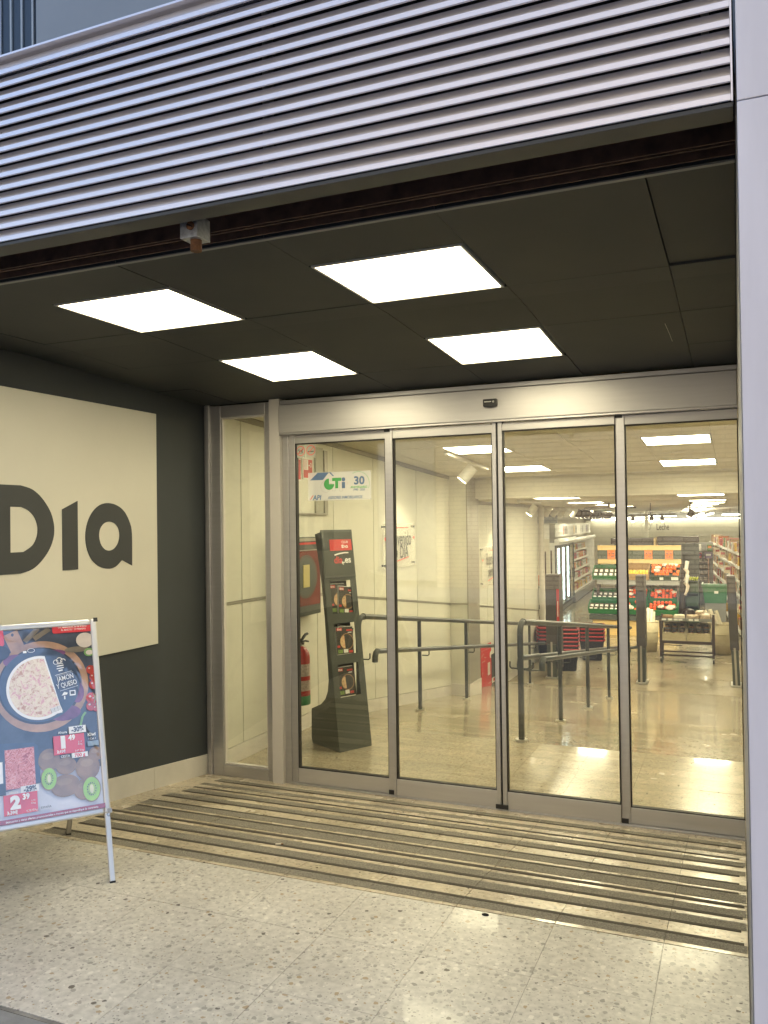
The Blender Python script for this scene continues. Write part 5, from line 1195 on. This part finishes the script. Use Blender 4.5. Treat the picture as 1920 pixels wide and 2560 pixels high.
# stack of green crates with bananas, green bin, bag dispenser
f = None
for k in range(4):
    crate('crate', 'dark green crate, number %s up in the stack beside the produce stand' % ('one', 'two', 'three', 'four')[k], -1.17, -.88, 21.0, FZ+.002+.297*k, .45, .29, 0, m_dcrate, 'stack of dark green crates', .29)
t = thing('bananas', (-1.02, 21.2, .13), 'bunch of green yellow bananas on top of the green crate stack', 'bananas')
for k in range(5): obj('banana', MB().tube([(-1.12+.05*k, 21.1, .14), (-1.11+.05*k, 21.14, .19), (-1.10+.05*k, 21.22, .20), (-1.09+.05*k, 21.30, .165)], .020, 8), mat('banana', (.42, .45, .05), .45) if k == 0 else bpy.data.materials['banana'], t)
bn = thing('produce_bin', (-.53, 21.8, FZ), 'deep green produce bin on a grey base behind the bread trolley', 'bin')
obj('base', MB().box(-.76, -.30, 21.6, 22.1, FZ+.001, -.44), m_grey, bn); f, w = None, None
obj('tub', MB().hexa([Vector(p) for p in ((-.77, 21.58, -.439), (-.29, 21.58, -.439), (-.29, 22.12, -.439), (-.77, 22.12, -.439), (-.82, 21.5, -.01), (-.26, 21.5, -.01), (-.26, 22.2, -.01), (-.82, 22.2, -.01))]), m_crate, bn)
obj('rim', MB().box(-.84, -.24, 21.48, 21.52, -.02, .02).box(-.84, -.80, 21.521, 22.2, -.02, .02).box(-.28, -.24, 21.521, 22.2, -.02, .02), m_crate, bn)
obj('price_label', MB().box(-.55, -.46, 21.478, 21.481, -.20, -.14), m_white, bn)
bd = thing('bag_dispenser', (-1.2, 20.75, FZ), 'dark post with rolls of white bags between the stand and the green crates', 'dispenser')
obj('post', MB().cyl((-1.20, 20.75, FZ+.002), (-1.20, 20.75, .55), .035, 10), m_brown, bd); obj('base', MB().cyl((-1.20, 20.75, FZ+.002), (-1.20, 20.75, FZ+.03), .14, 16), m_brown, bd)
for z in (.45, .12): obj('bag_roll', MB().tube([(-1.16, 20.70, z), (-1.10, 20.68, z-.09), (-1.12, 20.68, z-.2), (-1.17, 20.69, z-.3)], .05, 8, None, True, .03), m_paper, bd); obj('roll_core', MB().cyl((-1.13, 20.68, z-.02), (-1.10, 20.68, z+.16), .045, 10), m_white, bd)
tag(obj('dark_sack', MB().ball((-1.05, 19.9, -.55), .16, 10, 6, None, (1, 1, .9)), m_choc), 'dark round sack on the floor between the stand and the trolley', 'sack')

# fridges and cooler down the side aisle
fg = Fr((-4.70, 23.2, FZ), (-.058, 1, 0), (0, 0, 1), (1, .058, 0))
m_tube = emit('cold fridge tube', (.72, .95, 1.0), 6.0); m_fw = mat('fridge white enamel', (.62, .62, .58), .4); m_fdark = mat('dark fridge inside', (.05, .06, .055), .6, 0, .8, 12)
PM = [mat('packet %s' % n, c, .4, 0, .35, 25) for n, c in (('white', (.50, .48, .44)), ('yellow', (.50, .30, .03)), ('red', (.30, .02, .015)), ('green', (.05, .12, .03)), ('tan', (.26, .16, .07)), ('purple', (.09, .05, .14)), ('orange', (.45, .12, .02)), ('cream', (.48, .38, .24)))]
fc = thing('fridge_cabinet', fg.p(1.45, 0, -.3), 'upright fridge cabinet with four lit glass doors', 'fridge')
obj('back_panel', MB().box(0, 4.1, .16, 1.95, -.82, -.78, fr=fg), m_fdark, fc); obj('side_panel', MB().box(-.05, -.001, .02, 2.05, -.82, .0, fr=fg), m_fw, fc); obj('kick_board', MB().box(0, 4.1, .02, .155, -.70, -.02, fr=fg), m_grey, fc)
obj('canopy', MB().prism([(0, 1.98), (0, 2.14), (.10, 2.16), (.16, 2.06), (.12, 1.98)], -.05, 4.1, Fr(fg.p(0, 0, 0), fg.z, (0, 0, 1), fg.x)), m_fw, fc, .01)
for z in (.5, .85, 1.2, 1.55): obj('shelf', MB().box(.02, 4.08, z, z+.02, -.77, -.22, fr=fg), m_fw, fc)
for k in range(4):
    x0 = .01+1.022*k; d = obj('door', MB().box(x0, x0+.03, .17, 1.96, .0, .035, fr=fg).box(x0+.98, x0+1.012, .17, 1.96, .0, .035, fr=fg).box(x0+.031, x0+.979, 1.90, 1.96, .0, .035, fr=fg).box(x0+.031, x0+.979, .17, .24, .0, .035, fr=fg), m_stand, fc)
    obj('pane', MB().box(x0+.031, x0+.979, .2405, 1.8995, .012, .018, fr=fg), m_glass, d); obj('handle', MB().box(x0+.93, x0+.96, .85, 1.15, .036, .06, fr=fg), m_black, d)
    obj('light_tube', MB().box(x0+.05, x0+.12, .30, 1.86, -.06, -.02, fr=fg), m_tube, fc)
random.seed(11)
PP = {}
SH5 = ('lowest', 'second lowest', 'middle', 'second highest', 'highest'); SH6 = ('lowest', 'second', 'third', 'fourth', 'fifth', 'highest')
CN = ('white', 'yellow', 'red', 'green', 'tan', 'purple', 'orange', 'cream')
def packet(f, a, b_, c, w, h, d, mi, label, group):
    label = label.replace('COLOUR', CN[mi])
    key = (mi, round(w, 2), round(h, 2))
    p = f.p(a, b_, c)
    if key not in PP:
        g = Fr(p, f.x, f.y, f.z); o = obj('grocery_packet', MB().box(-w/2, w/2, 0, h, -d, 0, fr=g).rect(g, -w*.35, w*.35, h*.45, h*.8, .002, PM[(mi+3) % 8]), PM[mi], None, loc=p)
        if len(o.data.materials) > 1: pass
        o.data.materials.clear(); o.data.materials.append(PM[mi]); o.data.materials.append(PM[(mi+3) % 8]); o.data.polygons[6].material_index = 1
        tag(o, label, 'packet', group); PP[key] = o
    else:
        o = PP[key].copy(); COL.objects.link(o); o.location = p; o['label'] = label; o['group'] = group
for r, z in enumerate((.16, .52, .87, 1.22, 1.57)):
    for k in range(10): packet(fg, 0.25+.40*k, z+.002 if r else .17, -.30, .20, .22, .2, (k*3+r) % 8, 'COLOUR packet on the %s shelf behind the lit fridge doors' % SH5[r], 'packets in the upright fridge')
oc = thing('open_cooler', fg.p(7.2, 0, -.3), 'long open cooler with stocked shelves beyond the fridge doors', 'cooler')
obj('back_panel', MB().box(4.15, 10.4, .02, 1.98, -.82, -.78, fr=fg), m_fw, oc); obj('kick_board', MB().box(4.15, 10.4, .02, .30, -.779, .06, fr=fg), m_grey, oc); obj('end_panel', MB().box(10.401, 10.45, .02, 2.05, -.82, .05, fr=fg), m_fw, oc)
obj('canopy', MB().prism([(0, 1.98), (0, 2.10), (.08, 2.12), (.13, 2.04), (.10, 1.98)], 4.12, 10.45, Fr(fg.p(0, 0, 0), fg.z, (0, 0, 1), fg.x)), m_fw, oc, .01)
for r, z in enumerate((.34, .68, 1.00, 1.32, 1.62)):
    dp_ = .0 - .06*r
    obj('shelf', MB().box(4.16, 10.39, z-.025, z, -.779, dp_, fr=fg), m_fw, oc); obj('price_rail', MB().box(4.16, 10.39, z-.05, z+.015, dp_+.001, dp_+.012, fr=fg), m_white, oc)
    for k in range(15): packet(fg, 4.40+.41*k, z+.002, dp_-.04, .30, .20, .3, random.choice((0, 0, 1, 2, 3, 4, 6, 7)), 'COLOUR chilled packet on the %s shelf of the open cooler' % SH5[r], 'packets in the open cooler')
sb = thing('category_boards', fg.p(4, 2.2, .2), 'white slatted boards with small pictures above the fridges', 'sign')
for k, (a0, a1) in enumerate(((0, 2.0), (2.01, 3.9), (3.91, 5.8), (5.81, 7.6), (7.61, 9.2))): 
    for j in range(3): obj('board_slat', MB().box(a0, a1, 2.20+.125*j, 2.318+.125*j, .02, .04, fr=fg), m_white, sb)
for a0, wd, m in ((1.45, .20, m_redflat), (1.75, .75, m_ink), (4.0, .28, PM[1]), (4.45, .45, m_ink), (6.0, .20, m_grey), (6.4, .40, m_ink), (7.7, .3, PM[5]), (8.1, .45, m_ink)):
    mb = MB()
    if m == m_ink:
        for q in range(6): mb.rect(fg, a0+wd*q/6+.01, a0+wd*(q+.55)/6+.01, 2.26, 2.50, .0415).rect(fg, a0+wd*q/6+.01, a0+wd*(q+.9)/6, 2.36+.02*(q % 3), 2.39+.02*(q % 3), .0416)
    else: mb.disc(fg, a0+wd/2, 2.38, wd/2, .15, .0415, None, 16)
    obj('print', mb, m, sb)
eb = thing('end_board', (-5.2, 23.1, 1.07), 'white slatted end board with dark upright print facing the ramp', 'sign')
for j in range(3): obj('board_slat', MB().box(-5.9, -4.80, 23.0, 23.02, 1.10+.135*j, 1.228+.135*j), m_white, eb)
obj('print', MB().box(-5.58, -5.52, 22.993, 22.999, 1.12, 1.52).box(-5.48, -5.44, 22.993, 22.999, 1.14, 1.44).box(-5.44, -5.40, 22.993, 22.999, 1.10, 1.40), m_ink, eb)
obj('lower_panel', MB().box(-5.9, -4.80, 23.0, 23.02, FZ+.01, 1.09), m_innerwall, eb)
hp = [obj('hanger_panel', MB().box(-6.2, -4.7, 23.6, 23.65, 1.53, 1.83), m_grey)]; tag(hp[0], 'dark grey panel under the ceiling above the fridge end board', 'panel')

# left corner: rack with an orange crate, white dispenser
rk = thing('metal_rack', (-4.0, 17.6, FZ), 'dark metal rack behind the end of the panelled wall', 'rack')
for x in (-4.3, -3.72):
    for y in (17.3, 17.9): obj('post', MB().box(x, x+.03, y, y+.03, FZ+.002, .95), m_brown, rk)
for z in (-.7, -.25, .18): obj('shelf', MB().box(-4.29, -3.70, 17.33, 17.9, z, z+.03), m_brown, rk)
f, w = crate('orange_tray', 'clear tray of oranges on the dark metal rack', -4.20, -3.74, 17.36, .215, .4, .2, 0, m_clear, None)
for r in range(3):
    for k in range(5): fruit('orange', f, .06+.085*k, .06, .05+.075*r, .043, m_orange, 'orange in the clear tray on the dark rack', 'oranges on the metal rack')
wd_ = thing('wall_dispenser', (-3.43, 15.98, 0), 'white rounded dispenser fixed beside the thin vertical pipe', 'dispenser')
obj('body', MB().box(-3.50, -3.37, 15.975, 16.06, -.22, .22), m_white, wd_, .03, seg=3); obj('nozzle', MB().box(-3.46, -3.41, 15.99, 16.04, -.30, -.221), m_black, wd_)

# spotlights on tracks, hanging lamps
random.seed(3)
wt = thing('white_spot_track', (-3.7, 19, ZC2), 'white track with a row of white spotlights near the fridges', 'spotlights')
obj('track', MB().box(-.02, .02, 0, 6.6, -.034, -.002, fr=Fr((-3.55, 15.9, ZC2), (1, 0, 0), (-.045, 1, 0), (0, 0, 1))), m_white, wt)
for k in range(7):
    y = 16.1+1.0*k; x = -3.56-.045*(y-16)
    spot_lamp(wt, (x, y, ZC2-.11), (x-1.1+.3*(k % 2), y+.9, .6), m_white, .20, .07, 0)
dt = thing('dark_spot_track', (-4.0, 26, ZC2), 'dark track with a row of dark spotlights above the fridge aisle', 'spotlights')
obj('track', MB().box(-.02, .02, 0, 9.8, -.034, -.002, fr=Fr((-3.80, 21.8, ZC2), (1, 0, 0), (-.05, 1, 0), (0, 0, 1))), m_brown, dt)
for k in range(11):
    y = 22+.9*k; x = -3.81-.05*(y-22)
    obj('arm', MB().cyl((x, y, ZC2-.035), (x, y, ZC2-.10), .012, 6), m_brown, dt)
    spot_lamp(dt, (x, y, ZC2-.13), (x-.8, y+.2, .5), m_brown, .20, .075, 0)
cb = tag(obj('ceiling_bar', MB().box(-2.50, -1.62, 15.0, 15.05, 1.785, 1.815).box(-2.1, -2.06, 15.01, 15.04, 1.815, ZC2), m_brown), 'dark bar fixed just below the lower shop ceiling', 'bar')
ht = thing('hanging_lamp_bar', (-1.5, 15.4, 1.65), 'dark hanging bar with three small lamps above the produce stand', 'lamp bar')
obj('bar', MB().box(-2.3, -1.32, 15.38, 15.42, 1.655, 1.675).box(-1.28, -1.0, 15.38, 15.42, 1.665, 1.685), m_brown, ht)
for x in (-1.95, -1.42): obj('rod', MB().cyl((x, 15.4, 1.676), (x, 15.4, ZC2), .008, 6), m_brown, ht)
for x in (-1.72, -1.40, -1.22):
    l = bpy.data.lights.new('lamp_light', 'SPOT'); l.energy = 120; l.color = (1, .90, .62); l.spot_size = R(70); l.spot_blend = .8; l.shadow_soft_size = .05
    o = bpy.data.objects.new('lamp_light', l); COL.objects.link(o); o.parent = ht; o.location = Vector((x, 15.44, 1.53))-root_loc(ht); o.rotation_euler = Vector((-(-2.2-x)*.8, -4.8, 1.7)).to_track_quat('Z', 'Y').to_euler()
    s_ = obj('lamp_shade', MB().lathe([(.014, .07), (.028, .06), (.042, -.02), (.038, -.02)], (x, 15.4, 1.585), 12), m_brown, ht); obj('bulb', MB().ball((x, 15.4, 1.565), .026, 8, 5), m_spotlens, s_)
dsp = thing('ceiling_spot', (-.75, 15.6, ZC2), 'single dark spotlight on a stem in front of the lit back wall', 'spotlight')
obj('stem', MB().cyl((-.76, 15.6, ZC2-.002), (-.78, 15.6, 1.73), .014, 8), m_brown, dsp); spot_lamp(dsp, (-.76, 15.6, 1.675), (-.95, 15.6, 1.35), m_brown, .13, .05, 0)

# back wall with its lettering, light tubes, thin pillar, far shelving
m_feature = mat('pale feature wall', (.62, .60, .48), .55, 0, .04, .6)
bw = thing('feature_wall', (-3, 38, FZ), 'pale back wall with dairy lettering and a line of light tubes', 'wall')
for x0, x1 in ((-6.3, -3.9), (-3.89, -1.03), (-1.02, .10), (.11, 3.2)): obj('wall_panel', MB().box(x0, x1, 38.0, 38.05, .62, 1.60), m_feature, bw)
obj('lower_wall', MB().box(-6.3, 3.2, 38.06, 38.1, FZ+.01, 1.60), m_feature, bw); obj('dark_lintel', MB().box(-6.3, 6, 38.0, 38.1, 1.66, ZC2), m_grey, bw)
m_led = emit('shop light tube', (1, .93, .72), 6)
tb = MB()
for x0, x1 in ((-6.0, -4.6), (-4.5, -3.1), (-3.05, -1.65), (-1.6, -.2), (-.15, 1.3)): tb.box(x0, x1, 37.80, 37.86, 1.605, 1.64)
obj('light_tube', tb, m_led, bw)
fl = Fr((-3.70, 37.996, 1.15), (1, 0, 0), (0, 0, 1), (0, -1, 0))
txt('lettering', "D'", fl, .16, .13, .40, mat('faded letter', (.40, .39, .32), .5), bw, .002, .55, .01); txt('lettering', 'Leche', fl, .70, .13, .40, mat('grey letter', (.12, .11, .09), .5), bw, .002, .56, .012)
for k, (x0, x1, y, z, lab) in enumerate(((-4.9, -3.2, 33.0, 1.70, 'hanging light tube above the fridge aisle'), (-3.0, -2.0, 31.0, 1.73, 'hanging light tube behind the dark spotlights'), (-.4, .9, 25.0, 1.72, 'hanging light tube beside the lilac column'))):
    t = thing('light_tube', ((x0+x1)/2, y, z), lab, 'light tube', 'hanging light tubes'); obj('tube', MB().box(x0, x1, y, y+.05, z-.03, z), m_led, t); obj('rod', MB().box(x0+.2, x0+.21, y+.02, y+.03, z+.001, ZC2).box(x1-.21, x1-.2, y+.02, y+.03, z+.001, ZC2), m_brown, t)
for k, dx in enumerate((0, .25)):
    t = thing('light_tube', (-1.2+dx, 28, 1.68), 'long light tube running towards the back wall, the one %s the lilac column' % ('farther from' if k == 0 else 'nearer'), 'light tube', 'hanging light tubes')
    obj('tube', MB().box(-.025, .025, 0, 11, -.03, 0, fr=Fr((-.86+dx, 24, 1.76), (1, 0, 0), (-.075, 1, -.008), (0, 0, 1))), m_led, t)
tag(obj('thin_pillar', MB().box(-2.95, -2.85, 30, 30.1, FZ+.002, ZC2), m_innerwall), 'thin pale pillar standing in front of the dairy lettering', 'pillar')
es = thing('egg_shelving', (-1.1, 27.3, FZ), 'shelving with egg cartons facing the ramp at the back', 'shelving')
obj('back_panel', MB().box(-1.52, -.72, 27.55, 27.58, FZ+.01, .88), m_grey, es); obj('side_panel', MB().box(-.86, -.83, 27.05, 27.549, FZ+.01, .40), mat('pink card side', (.30, .18, .13), .6), es)
for z in (-.27, -.08, .10, .28, .40, .62): obj('shelf', MB().box(-1.52, -.86 if z < .4 else -.72, 27.08, 27.549, z-.02, z), m_brown, es)
fe = Fr((-1.5, 27.12, 0), (1, 0, 0), (0, 0, 1), (0, -1, 0))
m_egg = mat('egg carton', (.30, .27, .23), .7, 0, .3, 20); ec_ = None
for z in (-.27, -.08, .10, .28):
    for k in range(5):
        p = fe.p(.08+.12*k, z+.002, 0)
        if ec_ is None:
            ec_ = tag(obj('egg_carton', MB().box(p.x-.05, p.x+.05, p.y, p.y+.2, p.z, p.z+.03).box(p.x-.045, p.x+.045, p.y+.002, p.y+.2, p.z+.031, p.z+.09), m_egg, None, .008, loc=p), 'egg carton on the shelving at the back', 'egg carton', 'egg cartons on the back shelving')
        else: c = ec_.copy(); COL.objects.link(c); c.location = p
for k, (a, wd, mi) in enumerate(((.08, .13, 0), (.26, .2, 1), (.42, .1, 2), (.66, .2, 5))): packet(fe, a, .402, 0, wd, .17, .2, mi, 'COLOUR box on the middle shelf above the egg cartons', 'boxes above the egg cartons')
for k, (a, wd, mi) in enumerate(((.14, .26, 7), (.46, .30, 0), (.70, .14, 3))): packet(fe, a, .622, 0, wd, .20, .2, mi, 'COLOUR box on the top shelf above the egg cartons', 'boxes above the egg cartons')

gd = Fr((.06, 19.6, FZ), (-.083, 1, 0), (0, 0, 1), (-1, -.083, 0))
gn_ = thing('grocery_shelving', gd.p(6, 0, -.2), 'long grocery shelving running back beside the lilac column', 'shelving')
obj('back_panel', MB().box(0, 13.2, .01, 2.05, -.45, -.42, fr=gd), m_fw, gn_)
random.seed(5)
for r, z in enumerate((.12, .48, .84, 1.18, 1.52, 1.84)):
    obj('shelf', MB().box(0, 13.2, z-.03, z, -.419, 0 if r == 0 else -.06, fr=gd), m_fw, gn_); obj('price_rail', MB().box(0, 13.2, z-.045, z+.008, (0 if r == 0 else -.06)+.001, (0 if r == 0 else -.06)+.01, fr=gd), m_white, gn_)
    for k in range(28): packet(gd, .25+.46*k, z+.002, (0 if r == 0 else -.06)-.03-random.uniform(0, .05), random.choice((.26, .36)), random.choice((.20, .26)), .3, random.choice((0, 0, 1, 2, 2, 3, 4, 4, 6, 7, 7)), 'COLOUR grocery packet on the %s shelf of the long grocery shelving' % SH6[r], 'packets on the long grocery shelving')

# ------------------------------------------------------------------ across the street (seen in the glass)
def brick_mat():
    m, t, p = nodes('cream brick'); g = N(t, 'ShaderNodeNewGeometry'); mp = N(t, 'ShaderNodeMapping'); mp.inputs['Rotation'].default_value = (R(90), 0, 0); w = N(t, 'ShaderNodeTexBrick', Scale=4.0)
    lk(t, g.outputs['Position'], mp.inputs[0]); lk(t, mp.outputs[0], w.inputs[0]); w.inputs['Color1'].default_value = (.66, .56, .42, 1); w.inputs['Color2'].default_value = (.55, .45, .33, 1); w.inputs['Mortar'].default_value = (.22, .17, .12, 1)
    w.inputs['Mortar Size'].default_value = .055; w.inputs['Brick Width'].default_value = 1.75; w.inputs['Row Height'].default_value = .40; w.inputs['Bias'].default_value = -.1
    lk(t, w.outputs[0], p.inputs['Base Color']); p.inputs['Roughness'].default_value = .8; return m
ob = thing('brick_building', (2.6, -9.6, 0), 'cream brick building across the street, mirrored in the doors', 'building')
obj('wall', MB().box(-6.8, 12, -16, -9.3, 0, 9.5), brick_mat(), ob); obj('roof', MB().box(-6.9, 12.1, -16.1, -9.2, 9.501, 9.7), m_render, ob)
for x in (-5, -1.5, 2, 5.5, 9):
    w_ = obj('window', MB().box(x-.6, x+.6, -9.299, -9.26, 4.6, 6.2), m_trim_in, ob); obj('pane', MB().box(x-.52, x+.52, -9.259, -9.25, 4.68, 6.12), m_window, w_)
gb = thing('grey_building', (-15, -12, 0), 'plain grey rendered building farther along the street', 'building')
obj('wall', MB().box(-26, -7.6, -18, -11.5, 0, 8.0), m_render, gb); obj('roof', MB().box(-26.1, -7.5, -18.1, -11.4, 8.001, 8.2), m_render, gb)
for x in (-22, -18, -14, -10): w_ = obj('window', MB().box(x-.6, x+.6, -11.499, -11.46, 1.2, 2.8), m_trim_in, gb); obj('pane', MB().box(x-.52, x+.52, -11.459, -11.45, 1.28, 2.72), m_window, w_)
# ------------------------------------------------------------------ small litter at the entrance
bt = thing('cigarette_butt', (-2.16, 3.675, zramp(3.675)), 'small pale cigarette butt lying on the striped ramp', 'litter')
zb_ = zramp(3.675)+.0055
obj('paper', MB().cyl((-2.172, 3.668, zb_), (-2.150, 3.683, zb_-.001), .004, 8), m_bag, bt); obj('filter', MB().cyl((-2.1495, 3.6834, zb_-.001), (-2.140, 3.690, zb_-.001), .004, 8), m_tan, bt)
pb = tag(obj('dark_crumb', MB().ball((-.955, 3.235, .002), .012, 8, 5, None, (1.3, .8, .4)), m_gap), 'dark crumb of dirt lying at the foot of the striped ramp', 'litter')
